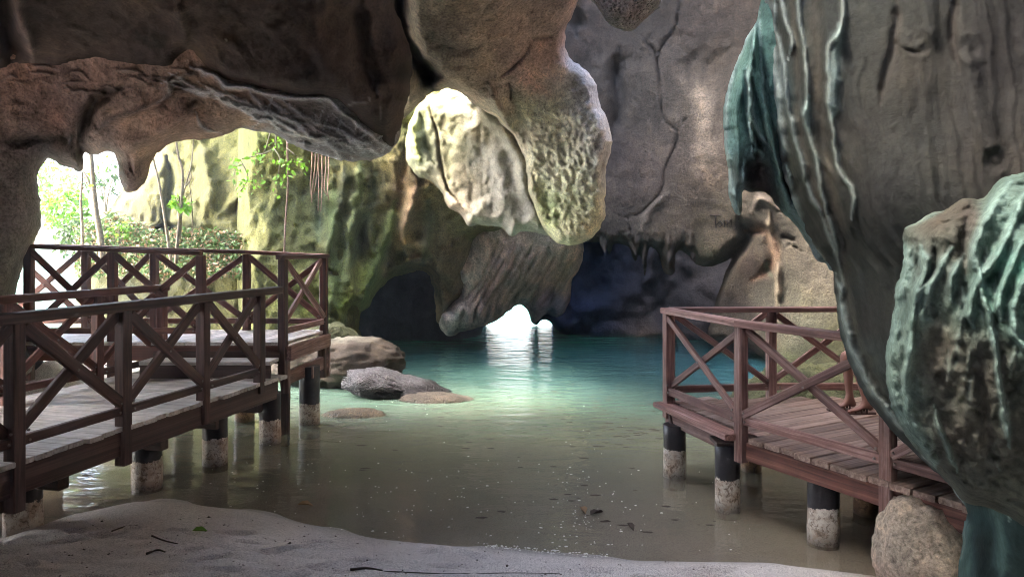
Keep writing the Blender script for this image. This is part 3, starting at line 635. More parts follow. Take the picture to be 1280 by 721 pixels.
# ---- ceiling over the right part of the pool and over the viewer (partly outside the frame), plus unseen slabs added against light
def shell(name, fx, nu, nv, mat, colr, kind='structure'):
    u, v = np.meshgrid(np.linspace(0, 1, nu), np.linspace(0, 1, nv)); u = u.ravel(); v = v.ravel()
    A = fx(u, v)
    A = A + 0.25 * np.stack([fbm(A, 1.6, 4, 61 + k) for k in range(3)], 1)
    nrm = np.array([0.0, 0.0, 0.5])
    i = (np.arange(nv - 1)[:, None] * nu + np.arange(nu - 1)[None]).ravel()
    q = np.stack([i, i + 1, i + nu + 1, i + nu], 1)
    o = link(name, mesh_np(name, A, q, mat, True, np.tile(np.array(colr), (len(A), 1)) * (1 + 0.3 * fbm(A, 0.8, 3, 70))[:, None]))
    md = o.modifiers.new('solid', 'SOLIDIFY'); md.thickness = 0.4
    tag(o, kind=kind)
    return o
def lerp(a, b_, t): return a + (b_ - a) * t
# roof right of the sky gap, to the right wall, its edge shaped to light the beach
shell('cave_ceiling', lambda u, v: np.stack([lerp(1.3 + 1.9 * np.clip(v * 22 - 12.3, 0, 2) / 2 - 3.0 * np.clip(8.8 - v * 22, 0, 1), 9.0, u), lerp(-6.0, 16.0, v), 7.6 + 0.4 * np.sin(v * 3) - 1.2 * u ** 2], 1), 50, 90, M['rock'], BR)
shell('cave_wall', lambda u, v: np.stack([-1.35 + 0.25 * np.sin(u * 8), lerp(2.5, 6.2, u), lerp(4.9, 9.3, v)], 1), 30, 36, M['rock'], BR)  # unseen wall above the roof edge, added to keep sun off the curtain
shell('cave_ceiling', lambda u, v: np.stack([lerp(-9.0, -1.0, u), lerp(-6.0, 6.8, v), 5.5 + 0.2 * v + 0 * u], 1), 50, 60, M['rock'], BR)
shell('cave_wall', lambda u, v: np.stack([7.0 + 0.8 * np.sin(u * 7), lerp(-6.0, 16.0, u), lerp(-0.5, 6.5, v)], 1), 90, 40, M['rock'], BR)
shell('cave_wall', lambda u, v: np.stack([lerp(-9.0, 8.0, u), -5.5 + 0.6 * np.sin(u * 9), lerp(0.2, 6.5, v)], 1), 70, 40, M['rock'], DK)
shell('cave_wall', lambda u, v: np.stack([-8.2 + 0.5 * np.sin(u * 7), lerp(-4.2, 5.6, u), lerp(-0.2, 5.5, v)], 1), 60, 40, M['rock'], DK)

shell('cave_ceiling', lambda u, v: np.stack([lerp(-9.2, -5.6 - 0.5 * np.sin(v * 9), u), lerp(6.6, 14.0, v), 6.3 + 0.5 * v + 0.4 * np.sin(u * 4)], 1), 50, 40, M['rock'], BR)  # unseen cover, added to shade the outer cliff from sky and sun
shell('cave_ceiling', lambda u, v: np.stack([lerp(-4.2, -1.45, u), lerp(6.4, 9.3, v), 5.6 + 0.2 * v + 0 * u], 1), 30, 30, M['rock'], DK)  # unseen slab, added to darken the crevice left of the column

shell('cave_ceiling', lambda u, v: np.stack([lerp(0.85, 7.5, u), lerp(-4.0, 5.5, v), 4.6 + 0.5 * v + 0.25 * np.sin(u * 8)], 1), 50, 60, M['rock'], BR)  # unseen low slab, added to shade the curtain from steep light
# ---- the great rock curtain on the right
TL, TL2 = (0.36, 0.50, 0.48), (0.10, 0.18, 0.17)
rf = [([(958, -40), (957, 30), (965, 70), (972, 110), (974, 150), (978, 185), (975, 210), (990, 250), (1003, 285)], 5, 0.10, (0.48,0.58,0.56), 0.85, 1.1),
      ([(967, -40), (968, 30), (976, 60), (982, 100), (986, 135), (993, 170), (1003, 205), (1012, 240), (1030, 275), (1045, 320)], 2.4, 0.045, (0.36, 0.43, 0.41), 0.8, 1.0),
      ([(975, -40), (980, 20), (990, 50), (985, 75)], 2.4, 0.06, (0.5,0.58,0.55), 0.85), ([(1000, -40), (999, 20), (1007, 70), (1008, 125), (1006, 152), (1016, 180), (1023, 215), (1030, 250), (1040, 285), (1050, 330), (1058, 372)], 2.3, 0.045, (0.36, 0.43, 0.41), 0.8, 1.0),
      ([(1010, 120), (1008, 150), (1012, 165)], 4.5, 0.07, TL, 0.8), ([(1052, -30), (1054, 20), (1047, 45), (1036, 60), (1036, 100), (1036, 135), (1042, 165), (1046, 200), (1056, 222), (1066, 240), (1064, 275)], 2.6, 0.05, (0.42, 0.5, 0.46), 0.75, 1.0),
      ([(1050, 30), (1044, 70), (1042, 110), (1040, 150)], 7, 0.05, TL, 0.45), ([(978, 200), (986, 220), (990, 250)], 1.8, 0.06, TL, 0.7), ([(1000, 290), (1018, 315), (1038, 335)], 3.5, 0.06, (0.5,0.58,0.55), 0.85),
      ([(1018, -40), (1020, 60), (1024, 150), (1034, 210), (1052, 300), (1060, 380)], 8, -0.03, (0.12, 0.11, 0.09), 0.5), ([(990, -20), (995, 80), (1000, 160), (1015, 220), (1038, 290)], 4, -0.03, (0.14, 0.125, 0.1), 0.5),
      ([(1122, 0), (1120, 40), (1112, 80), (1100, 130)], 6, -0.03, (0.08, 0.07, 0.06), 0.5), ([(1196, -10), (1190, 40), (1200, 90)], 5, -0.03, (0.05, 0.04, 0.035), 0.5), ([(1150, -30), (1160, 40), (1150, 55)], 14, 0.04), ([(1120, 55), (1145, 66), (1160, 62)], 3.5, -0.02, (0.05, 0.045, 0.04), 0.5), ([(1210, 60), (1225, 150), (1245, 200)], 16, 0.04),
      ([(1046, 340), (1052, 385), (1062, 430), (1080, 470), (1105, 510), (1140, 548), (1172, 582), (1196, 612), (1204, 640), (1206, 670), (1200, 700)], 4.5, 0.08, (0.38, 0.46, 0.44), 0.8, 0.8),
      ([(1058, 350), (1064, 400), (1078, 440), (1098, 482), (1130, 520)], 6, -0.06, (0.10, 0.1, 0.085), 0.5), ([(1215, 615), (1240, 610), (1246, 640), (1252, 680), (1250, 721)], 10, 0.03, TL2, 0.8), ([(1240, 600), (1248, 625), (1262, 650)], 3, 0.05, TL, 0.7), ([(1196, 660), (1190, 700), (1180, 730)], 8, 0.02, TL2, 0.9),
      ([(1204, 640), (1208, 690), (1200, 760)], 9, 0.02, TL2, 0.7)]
EXN, EYN = [-40, 60, 150, 250, 335, 400, 460, 535, 600], [952, 957, 966, 988, 1036, 1050, 1066, 1112, 1176]
for off, y0_, y1_ in [(10, -30, 300), (21, 20, 330), (33, -30, 210), (38, 150, 380), (50, -30, 340), (62, 60, 300), (70, 180, 420), (88, -20, 240), (112, 40, 260), (22, 330, 560), (36, 360, 520), (140, -30, 180), (165, 60, 330), (190, -30, 150)]:
    yy_ = np.linspace(y0_, y1_, 7)
    rf.append(([(float(np.interp(b_, EYN, EXN)) * (1 if off < 80 else 0.45) + (0 if off < 80 else 0.55 * 975) + off * (1 - 0.25 * (b_ > 300)) + random.uniform(-2.5, 2.5), float(b_)) for b_ in yy_], random.uniform(1.3, 2.4), random.uniform(0.02, 0.035), (0.34, 0.40, 0.38), random.uniform(0.3, 0.65) * (1 if off < 80 else 0.4), 1.0))
def cdisp(Wp, px, py):
    # folds that run down the curtain and follow its left edge
    ex = np.interp(py, [-300, 0, 150, 250, 335, 400, 460, 535, 600, 640, 721, 900], [950, 955, 966, 988, 1036, 1050, 1066, 1112, 1176, 1203, 1190, 1180])
    u = px - ex + 12 * fbm(np.c_[px, py, px * 0], 60, 3, 8)
    q = np.c_[u / 22.0, py / 260.0, u * 0]
    q2 = np.c_[u / 9.0, py / 160.0, u * 0]
    fade = np.clip(1.1 - u / 160, 0.22, 1)
    return 0.045 * fbm(q, 1.0, 2, 4, ridged=True) * fade + 0.015 * fbm(q2, 1.0, 2, 6, ridged=True) * fade + dnoise(0.10, 1.1, 0.008, 0.25, 0.003, 0.05, seed=31)(Wp, px, py)
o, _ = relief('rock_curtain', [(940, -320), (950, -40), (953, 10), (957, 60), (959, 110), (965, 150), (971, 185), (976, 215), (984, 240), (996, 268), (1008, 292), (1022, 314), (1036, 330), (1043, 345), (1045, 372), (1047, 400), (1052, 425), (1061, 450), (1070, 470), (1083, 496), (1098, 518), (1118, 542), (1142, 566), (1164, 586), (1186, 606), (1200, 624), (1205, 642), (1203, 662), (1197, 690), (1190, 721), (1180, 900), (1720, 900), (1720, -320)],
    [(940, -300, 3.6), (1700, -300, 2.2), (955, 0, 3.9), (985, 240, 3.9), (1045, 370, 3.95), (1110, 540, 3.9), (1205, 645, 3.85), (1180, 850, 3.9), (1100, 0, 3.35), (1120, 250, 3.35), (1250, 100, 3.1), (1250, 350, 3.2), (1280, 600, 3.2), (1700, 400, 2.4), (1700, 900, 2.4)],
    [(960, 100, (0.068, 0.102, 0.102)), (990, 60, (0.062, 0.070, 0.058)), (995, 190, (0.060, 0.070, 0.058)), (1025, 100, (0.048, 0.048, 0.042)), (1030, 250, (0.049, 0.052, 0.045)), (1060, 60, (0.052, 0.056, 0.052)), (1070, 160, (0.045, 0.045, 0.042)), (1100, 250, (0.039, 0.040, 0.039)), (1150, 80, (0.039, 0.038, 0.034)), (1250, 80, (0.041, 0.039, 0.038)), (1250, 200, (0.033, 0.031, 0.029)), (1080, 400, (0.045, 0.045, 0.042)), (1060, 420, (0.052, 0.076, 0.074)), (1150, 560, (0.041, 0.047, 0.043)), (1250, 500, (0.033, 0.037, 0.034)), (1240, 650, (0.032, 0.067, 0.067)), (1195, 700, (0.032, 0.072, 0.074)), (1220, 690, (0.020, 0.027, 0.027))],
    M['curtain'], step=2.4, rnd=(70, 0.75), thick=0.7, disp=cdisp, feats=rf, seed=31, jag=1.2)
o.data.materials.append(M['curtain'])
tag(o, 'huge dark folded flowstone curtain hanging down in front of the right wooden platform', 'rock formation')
# the teal flange behind its upper left edge
ff = []
for k in range(16):
    x0 = 948 - k * 1.2; y0 = 10 + k * 6
    xe = random.uniform(910, 1000)
    ye = {True: random.uniform(225, 262), False: random.uniform(235, 285)}[xe < 935]
    if 935 < xe < 975: ye = 190
    ff.append(([(x0, y0), ((x0 * 2 + xe) / 3 - 6, 100 + k * 2), ((x0 + xe) / 2 - 4, 160), (xe, ye)], random.uniform(1.4, 2.6), random.choice([-0.08, 0.07, 0.06]), random.choice([(0.40, 0.56, 0.55), (0.10, 0.20, 0.19), (0.22, 0.40, 0.37)]), 0.7))
ff += [([(950, 15), (925, 65), (910, 115), (907, 160), (911, 210), (916, 262)], 2.4, 0.05, (0.5, 0.66, 0.66), 0.85), ([(948, 195), (950, 225), (965, 255)], 14, -0.25, (0.07, 0.06, 0.06), 0.9), ([(930, 200), (928, 230), (924, 262)], 3, 0.07, (0.42, 0.62, 0.62), 0.8)]
o, _ = relief('flowstone_flange', [(975, -60), (952, 0), (944, 26), (935, 42), (927, 62), (917, 88), (909, 112), (905, 135), (905, 165), (908, 200), (911, 232), (914, 258), (919, 267), (927, 267), (928, 250), (930, 238), (938, 240), (952, 240), (964, 246), (974, 260), (986, 272), (998, 288), (1010, 306), (1020, 326), (1030, 330), (1040, 338), (1060, 320), (1050, -60)],
    [(950, 0, 4.2), (906, 150, 4.4), (920, 260, 4.4), (960, 240, 4.5), (1030, 320, 4.4), (980, 120, 4.1), (1040, 0, 4.2)],
    [(940, 60, (0.13, 0.25, 0.22)), (925, 110, (0.17, 0.32, 0.29)), (915, 170, (0.25, 0.45, 0.43)), (918, 240, (0.42, 0.62, 0.62)), (950, 150, (0.13, 0.25, 0.23)), (950, 215, (0.07, 0.07, 0.07)), (965, 250, (0.12, 0.14, 0.14)), (995, 280, (0.22, 0.34, 0.34)), (1025, 325, (0.2, 0.26, 0.28))],
    M['algae'], step=2, rnd=(22, 0.4), thick=0.35, disp=dnoise(0.06, 0.6, 0.03, 0.2, 0.012, 0.05, seed=35, ridge=0.03, rs=0.12), feats=ff, seed=35, jag=1.2)
o.data.materials.append(M['algae'])
tag(o, 'teal green algae covered flange hanging behind the upper left edge of the curtain', 'rock formation')
# the lumpy second fold in front
lf = []
for pts, wd in [([(1126, 300), (1134, 330), (1122, 370), (1116, 420), (1112, 460), (1118, 500), (1134, 535), (1155, 560)], 7), ([(1150, 308), (1158, 340), (1142, 380), (1140, 430), (1132, 470), (1136, 520), (1150, 545), (1172, 590)], 6),
                ([(1188, 312), (1172, 340), (1158, 370), (1152, 410)], 6), ([(1205, 318), (1192, 345), (1190, 375)], 6), ([(1262, 228), (1240, 262), (1222, 300), (1218, 320), (1228, 350)], 8), ([(1282, 240), (1262, 290), (1240, 330), (1222, 352), (1212, 390), (1216, 410)], 7),
                ([(1285, 290), (1265, 330), (1250, 370), (1252, 400)], 7), ([(1296, 330), (1272, 370), (1268, 410), (1290, 450)], 8), ([(1238, 400), (1246, 450), (1252, 500), (1262, 560)], 4), ([(1168, 505), (1172, 530), (1184, 560), (1196, 590)], 4), ([(1224, 335), (1232, 380), (1245, 420)], 5), ([(1130, 286), (1158, 272), (1180, 262)], 3)]:
    lf.append((pts, wd * 0.75, 0.055, (0.24, 0.36, 0.33), 0.6, 1.3))
for k in range(26):
    xa = random.uniform(1118, 1275); ya = random.uniform(300, 560)
    lf.append(([(xa, ya), (xa + random.uniform(-6, 2), ya + 18), (xa + random.uniform(-8, 6), ya + 38)], random.uniform(2, 4), random.choice([0.03, -0.025]), (0.26, 0.34, 0.31), 0.35, 1.2))
lf += [([(1168, 300), (1168, 335), (1150, 360)], 4, -0.05, (0.06, 0.07, 0.06), 0.6), ([(1215, 250), (1205, 300), (1208, 340)], 8, -0.06, (0.09, 0.08, 0.07), 0.6), ([(1170, 400), (1175, 480), (1195, 540)], 16, -0.05, (0.11, 0.11, 0.095), 0.6), ([(1225, 430), (1232, 520), (1245, 590)], 8, -0.05, (0.1, 0.1, 0.09), 0.5)]
o, _ = relief('lumpy_flowstone', [(1130, 286), (1148, 276), (1166, 266), (1188, 258), (1204, 246), (1226, 248), (1238, 236), (1248, 224), (1268, 217), (1290, 208), (1340, 190), (1720, 150), (1720, 640), (1330, 700), (1280, 660), (1240, 636), (1206, 628), (1190, 608), (1172, 590), (1152, 568), (1134, 546), (1121, 522), (1112, 498), (1108, 470), (1108, 440), (1113, 412), (1117, 385), (1120, 360), (1127, 335), (1129, 310)],
    [(1130, 290, 3.05), (1110, 460, 3.15), (1200, 620, 3.2), (1200, 400, 2.85), (1290, 210, 2.85), (1290, 400, 2.6), (1700, 200, 2.2), (1700, 600, 2.3), (1300, 650, 3.05)],
    [(1125, 330, (0.130, 0.198, 0.178)), (1118, 420, (0.130, 0.193, 0.172)), (1118, 500, (0.130, 0.188, 0.172)), (1160, 290, (0.097, 0.083, 0.065)), (1180, 330, (0.076, 0.078, 0.065)), (1200, 280, (0.087, 0.072, 0.059)), (1150, 400, (0.097, 0.146, 0.127)), (1180, 450, (0.081, 0.071, 0.059)), (1190, 540, (0.081, 0.072, 0.060)), (1250, 260, (0.108, 0.167, 0.147)), (1270, 340, (0.043, 0.140, 0.107)), (1250, 380, (0.054, 0.125, 0.096)), (1230, 470, (0.076, 0.072, 0.059)), (1275, 430, (0.071, 0.125, 0.102)), (1270, 540, (0.065, 0.068, 0.056)), (1150, 560, (0.087, 0.105, 0.091))],
    M['algae'], step=2.2, rnd=(30, 0.35), thick=0.8, disp=dnoise(0.05, 0.5, 0.028, 0.12, 0.03, 0.04, seed=41, vert=0.6), feats=lf, seed=41, jag=1.4)
o.data.materials.append(M['algae'])
tag(o, 'lumpy green veined flowstone bulge at the right edge, in front of the dark curtain', 'rock formation')

# ---------------------------------------------------------------- loose rocks
def boulder(name, c, r, mat, colr, seed, label, cat='rock', lump=0.35, flat_top=None, sub=5, tilt=0.0, topc=None):
    bm = bmesh.new(); bmesh.ops.create_icosphere(bm, subdivisions=sub, radius=1)
    V = np.array([v.co[:] for v in bm.verts]); Fq = np.array([[v.index for v in f.verts] for f in bm.faces]); bm.free()
    n_ = V.copy()
    d = 1 + lump * fbm(n_ * np.array(r), 0.5, 4, seed) + lump * 0.35 * fbm(n_ * np.array(r), 0.13, 3, seed + 4, ridged=True) + lump * 0.12 * fbm(n_ * np.array(r), 0.05, 2, seed + 9)
    V = V * d[:, None] * np.array(r)
    if flat_top is not None: V[:, 2] = np.where(V[:, 2] > flat_top, flat_top + (V[:, 2] - flat_top) * 0.25, V[:, 2])
    ca, sa = math.cos(tilt), math.sin(tilt)
    V = np.stack([V[:, 0] * ca + V[:, 2] * sa, V[:, 1], -V[:, 0] * sa + V[:, 2] * ca], 1)
    cc = np.tile(np.array(colr), (len(V), 1)) * (1 + 0.35 * fbm(V, 0.25, 3, seed + 2))[:, None]
    if topc is not None:
        up = np.clip((V[:, 2] / r[2] - topc[1]) * 5 + 0.6 * fbm(V, 0.2, 3, seed + 12), 0, 1)[:, None]
        cc = cc * (1 - up) + np.array(topc[0]) * up
    o = link(name, mesh_np(name, V, Fq, mat, True, cc)); o.location = c
    tag(o, label, cat)
    return o
p = W0(430, 488)
boulder('boulder', (p.x - 0.35, p.y + 0.75, 0.34), (1.1, 0.75, 0.42), M['curtain'], (0.085, 0.072, 0.06), 3, 'big grey brown boulder with a pale top rising from the water behind the left walkway', topc=((0.34, 0.33, 0.26), 0.80), lump=0.22)
boulder('boulder', (-3.2, 11.9, 0.35), (0.7, 0.5, 0.55), M['bright'], (0.11, 0.12, 0.06), 6, 'mossy dark rock under the green wall, half hidden by the walkway corner post', lump=0.4)
boulder('ledge_rock', (-1.58, 10.75, 0.05), (0.82, 0.42, 0.20), M['barnacle'], (0.032, 0.028, 0.034), 8, 'low barnacle crusted rock sloping into the water beside the boulder', lump=0.45, tilt=0.24, topc=((0.13, 0.125, 0.14), 0.55))
boulder('ledge_rock', (-0.98, 10.35, -0.02), (0.52, 0.3, 0.11), M['barnacle'], (0.17, 0.14, 0.11), 9, 'flat wet brown rock tip just above the water right of the barnacled rock', lump=0.3, tilt=0.06)
boulder('submerged_rock', (-2.05, 9.45, -0.05), (0.5, 0.25, 0.1), M['barnacle'], (0.24, 0.17, 0.09), 10, 'flat tan stone barely breaking the surface near the walkway end pile', lump=0.3)
boulder('boulder', (2.66, 4.62, 0.22), (0.27, 0.3, 0.42), M['rock'], (0.52, 0.42, 0.36), 14, 'pale pinkish weathered rock wedged beneath the right platform beside the curtain', lump=0.28, topc=((0.55, 0.48, 0.40), -0.2))
boulder('boulder', (4.2, 9.6, 0.1), (1.1, 0.7, 0.5), M['bright'], (0.09, 0.10, 0.05), 16, 'low mossy green rock seen through the right platform railing', lump=0.35)

# ================================================================ SAND AND WATER
SH = [(-9, 6.0), (-6.5, 5.9), (-4.6, 5.75), (-4.0, 5.45), (-3.75, 5.45), (-3.55, 5.95), (-3.2, 6.2), (-2.8, 6.18), (-2.2, 6.0), (-1.5, 5.62), (-1.0, 5.42), (-0.5, 5.30), (0.0, 5.20), (0.4, 5.10), (0.8, 5.04), (1.3, 5.03), (1.8, 5.02), (2.3, 4.85), (3.0, 4.6), (9, 4.3)]
SHX, SHY = [a[0] for a in SH], [a[1] for a in SH]
def ground_z(x, y):
    s = np.interp(x, SHX, SHY) - y                 # metres inland of the shore
    q = np.c_[x, y, x * 0]
    land = 0.085 * np.maximum(s, 0) + 0.05 * (1 - np.exp(-np.maximum(s, 0) / 0.12))
    sea = -0.06 * np.minimum(np.maximum(-s, 0), 4) - 0.22 * np.maximum(np.maximum(-s, 0) - 4.0, 0)
    sea = np.maximum(sea, -2.6)
    z = np.where(s > 0, land, sea)
    near = np.clip(s * 2.5, 0, 1)
    z = z + near * (0.035 * fbm(q, 0.9, 3, 5) + 0.012 * fbm(q * np.array([1, 1.8, 1]), 0.22, 3, 15) + 0.005 * fbm(q, 0.05, 2, 25))
    z = z + (1 - near) * 0.01 * fbm(q, 0.5, 2, 7)
    bank = np.clip((-x - 4.6) / 1.2, 0, 1) * np.clip((y - 7.5) / 1.5, 0, 1)      # earth bank below the outer cliff
    return z + bank * (0.9 + 0.25 * fbm(q, 0.7, 3, 31))
def axis(parts):
    r = []
    for a, b_, st in parts: r.append(np.arange(a, b_, st))
    return np.concatenate(r)
gx = axis([(-900, -60, 60), (-60, -8, 2.0), (-8, -4.2, 0.1), (-4.2, 2.6, 0.022), (2.6, 8, 0.1), (8, 60, 2.0), (60, 901, 60)])
gy = axis([(-300, -8, 20), (-8, 3.2, 0.3), (3.2, 6.5, 0.022), (6.5, 18, 0.12), (18, 60, 2.0), (60, 1500, 60)])
XX, YY = np.meshgrid(gx, gy); x, y = XX.ravel(), YY.ravel()
z = ground_z(x, y)
# footprints, scuffs and little gullies pressed into the damp sand
for k in range(95):
    fx_, fy_ = random.uniform(-3.9, 1.8), random.uniform(3.9, 5.3)
    if fy_ > np.interp(fx_, SHX, SHY) - 0.25: continue
    a = random.uniform(-0.6, 0.6); L_, w_ = random.uniform(0.08, 0.16), random.uniform(0.03, 0.05)
    m = (np.abs(x - fx_) < 0.4) & (np.abs(y - fy_) < 0.4)
    u = (x[m] - fx_) * math.cos(a) + (y[m] - fy_) * math.sin(a); v = -(x[m] - fx_) * math.sin(a) + (y[m] - fy_) * math.cos(a)
    r = np.sqrt((u / L_) ** 2 + (v / w_) ** 2)
    z[m] += -0.034 * np.exp(-r ** 2) + 0.012 * np.exp(-((r - 1.5) / 0.4) ** 2)
for pts in ([(-3.3, 5.1), (-2.4, 5.05), (-1.5, 4.85), (-0.6, 4.78), (0.4, 4.72), (1.6, 4.7)], [(-2.6, 5.3), (-2.1, 5.1), (-1.9, 4.8), (-1.1, 4.6)]):
    m = (x > -4) & (x < 2.2) & (y > 4.2) & (y < 5.6)
    pl = catmull(pts, 6, closed=False)
    dd, _ = segdist(pl, x[m], y[m] + 0.02 * fbm(np.c_[x[m], y[m], x[m] * 0], 0.1, 2, 3), closed=False)
    z[m] -= 0.012 * np.exp(-(dd / 0.02) ** 2)
i = (np.arange(len(gy) - 1)[:, None] * len(gx) + np.arange(len(gx) - 1)[None]).ravel()
q = np.stack([i, i + 1, i + len(gx) + 1, i + len(gx)], 1)

m, nt, b, out = newmat('pale damp sand'); L = nt.links
geo = N(nt, 'ShaderNodeNewGeometry'); sp = N(nt, 'ShaderNodeSeparateXYZ'); L.new(geo.outputs['Position'], sp.inputs[0])
n1 = N(nt, 'ShaderNodeTexNoise', i_Scale=1.3, i_Detail=6.0, i_Roughness=0.6); L.new(geo.outputs['Position'], n1.inputs[0])
n2 = N(nt, 'ShaderNodeTexNoise', i_Scale=130.0, i_Detail=3.0); L.new(geo.outputs['Position'], n2.inputs[0])
n3 = N(nt, 'ShaderNodeTexNoise', i_Scale=45.0, i_Detail=4.0, i_Roughness=0.7); L.new(geo.outputs['Position'], n3.inputs[0])
c = ramp(nt, n1.outputs[0], [(0.3, (0.54, 0.50, 0.47)), (0.7, (0.70, 0.67, 0.64))])
c = mix(nt, 'MULTIPLY', 0.75, c, ramp(nt, n2.outputs[0], [(0.36, g3(0.35)), (0.5, g3(1.0)), (0.68, g3(1.4))]))
c = mix(nt, 'MULTIPLY', 0.5, c, ramp(nt, n3.outputs[0], [(0.3, g3(0.5)), (0.5, g3(1.0))]))
dampn = N(nt, 'ShaderNodeMath', operation='MULTIPLY_ADD', i_1=0.06); L.new(n1.outputs[0], dampn.inputs[0]); L.new(sp.outputs[2], dampn.inputs[2])
wet = N(nt, 'ShaderNodeMapRange', i_1=0.03, i_2=0.09, i_3=0.0, i_4=1.0); L.new(dampn.outputs[0], wet.inputs[0])
c = mix(nt, 'MIX', wet.outputs[0], mix(nt, 'MULTIPLY', 1.0, c, g3(0.62)), c)
rg = N(nt, 'ShaderNodeMapRange', i_1=0.0, i_2=1.0, i_3=0.45, i_4=0.9); L.new(wet.outputs[0], rg.inputs[0])
L.new(rg.outputs[0], b.inputs['Roughness'])
add = N(nt, 'ShaderNodeMath', operation='ADD'); L.new(n2.outputs[0], add.inputs[0]); L.new(n3.outputs[0], add.inputs[1])
bp = N(nt, 'ShaderNodeBump', i_Strength=0.6, i_Distance=0.008); L.new(add.outputs[0], bp.inputs['Height'])
L.new(c, b.inputs['Base Color']); L.new(bp.outputs[0], b.inputs['Normal'])
M['sand'] = m
o = link('sandy_ground', mesh_np('sandy_ground', np.stack([x, y, z], 1), q, M['sand'], True)); tag(o, kind='structure')

# water: clear over the sand, greener and cloudier the deeper it gets, opening glow painted in at the far end
m, nt, b, out = newmat('pool water'); L = nt.links
geo = N(nt, 'ShaderNodeNewGeometry'); sp = N(nt, 'ShaderNodeSeparateXYZ'); L.new(geo.outputs['Position'], sp.inputs[0])
nz = N(nt, 'ShaderNodeTexNoise', i_Scale=0.55, i_Detail=4.0); L.new(geo.outputs['Position'], nz.inputs[0])
sh = N(nt, 'ShaderNodeMath', operation='MULTIPLY_ADD', i_1=2.2); L.new(nz.outputs[0], sh.inputs[0]); L.new(sp.outputs[1], sh.inputs[2])
sh2 = N(nt, 'ShaderNodeMath', operation='MULTIPLY_ADD', i_1=0.12); L.new(sp.outputs[0], sh2.inputs[0]); L.new(sh.outputs[0], sh2.inputs[2])
dep = N(nt, 'ShaderNodeMapRange', i_1=6.0, i_2=19.0, i_3=0.0, i_4=1.0); L.new(sh2.outputs[0], dep.inputs[0])
colw = ramp(nt, dep.outputs[0], [(0.0, (0.50, 0.42, 0.35)), (0.10, (0.50, 0.44, 0.34)), (0.24, (0.44, 0.45, 0.31)), (0.38, (0.20, 0.30, 0.22)), (0.52, (0.085, 0.165, 0.145)), (0.75, (0.035, 0.12, 0.12)), (1.0, (0.05, 0.40, 0.24))])
tur = ramp(nt, dep.outputs[0], [(0.0, g3(0.18)), (0.15, g3(0.36)), (0.45, g3(0.8)), (1.0, g3(0.97))])
tint = ramp(nt, dep.outputs[0], [(0.0, (0.86, 0.82, 0.72)), (0.3, (0.7, 0.8, 0.6)), (1.0, (0.3, 0.6, 0.5))])
xm = N(nt, 'ShaderNodeMapRange', i_1=0.2, i_2=3.2, i_3=0.0, i_4=1.0); L.new(sp.outputs[0], xm.inputs[0])
xm2 = N(nt, 'ShaderNodeMapRange', i_1=0.30, i_2=0.55, i_3=0.0, i_4=0.85); L.new(dep.outputs[0], xm2.inputs[0])
xm3 = N(nt, 'ShaderNodeMath', operation='MULTIPLY'); L.new(xm.outputs[0], xm3.inputs[0]); L.new(xm2.outputs[0], xm3.inputs[1])
colw = mix(nt, 'MIX', xm3.outputs[0], colw, (0.02, 0.075, 0.11))
dif = N(nt, 'ShaderNodeBsdfDiffuse'); L.new(colw, dif.inputs[0])
tr = N(nt, 'ShaderNodeBsdfTransparent'); L.new(tint, tr.inputs[0])
body = N(nt, 'ShaderNodeMixShader'); L.new(tur, body.inputs[0]); L.new(tr.outputs[0], body.inputs[1]); L.new(dif.outputs[0], body.inputs[2])
mpw = N(nt, 'ShaderNodeMapping'); mpw.inputs['Scale'].default_value = (0.55, 1.3, 1); L.new(geo.outputs['Position'], mpw.inputs[0])
w1 = N(nt, 'ShaderNodeTexNoise', i_Scale=3.2, i_Detail=4.0, i_Roughness=0.55, i_Distortion=0.6); L.new(mpw.outputs[0], w1.inputs[0])
w2 = N(nt, 'ShaderNodeTexNoise', i_Scale=0.7, i_Detail=2.0); L.new(geo.outputs['Position'], w2.inputs[0])
ws = N(nt, 'ShaderNodeMath', operation='MULTIPLY'); L.new(w1.outputs[0], ws.inputs[0]); L.new(w2.outputs[0], ws.inputs[1])
bst = N(nt, 'ShaderNodeMapRange', i_1=0.0, i_2=0.6, i_3=0.09, i_4=0.7); L.new(dep.outputs[0], bst.inputs[0])
bp = N(nt, 'ShaderNodeBump', i_Distance=0.12); L.new(ws.outputs[0], bp.inputs['Height']); L.new(bst.outputs[0], bp.inputs['Strength'])
gl = N(nt, 'ShaderNodeBsdfGlossy', i_Roughness=0.05); gl.inputs[0].default_value = (1, 1, 1, 1); L.new(bp.outputs[0], gl.inputs['Normal'])
fr = N(nt, 'ShaderNodeFresnel', i_IOR=1.33); L.new(bp.outputs[0], fr.inputs['Normal'])
wat = N(nt, 'ShaderNodeMixShader'); L.new(fr.outputs[0], wat.inputs[0]); L.new(body.outputs[0], wat.inputs[1]); L.new(gl.outputs[0], wat.inputs[2])
L.new(wat.outputs[0], out.inputs[0])
M['water'] = m
wx = axis([(-900, -60, 60), (-60, -10, 5), (-10, 10, 0.5), (10, 60, 5), (60, 901, 60)]); wy = axis([(4.3, 30, 0.5), (30, 100, 5), (100, 1500, 60)])
XX, YY = np.meshgrid(wx, wy)
i = (np.arange(len(wy) - 1)[:, None] * len(wx) + np.arange(len(wx) - 1)[None]).ravel()
o = link('water', mesh_np('water', np.stack([XX.ravel(), YY.ravel(), XX.ravel() * 0], 1), np.stack([i, i + 1, i + len(wx) + 1, i + len(wx)], 1), M['water'], True)); tag(o, kind='structure')

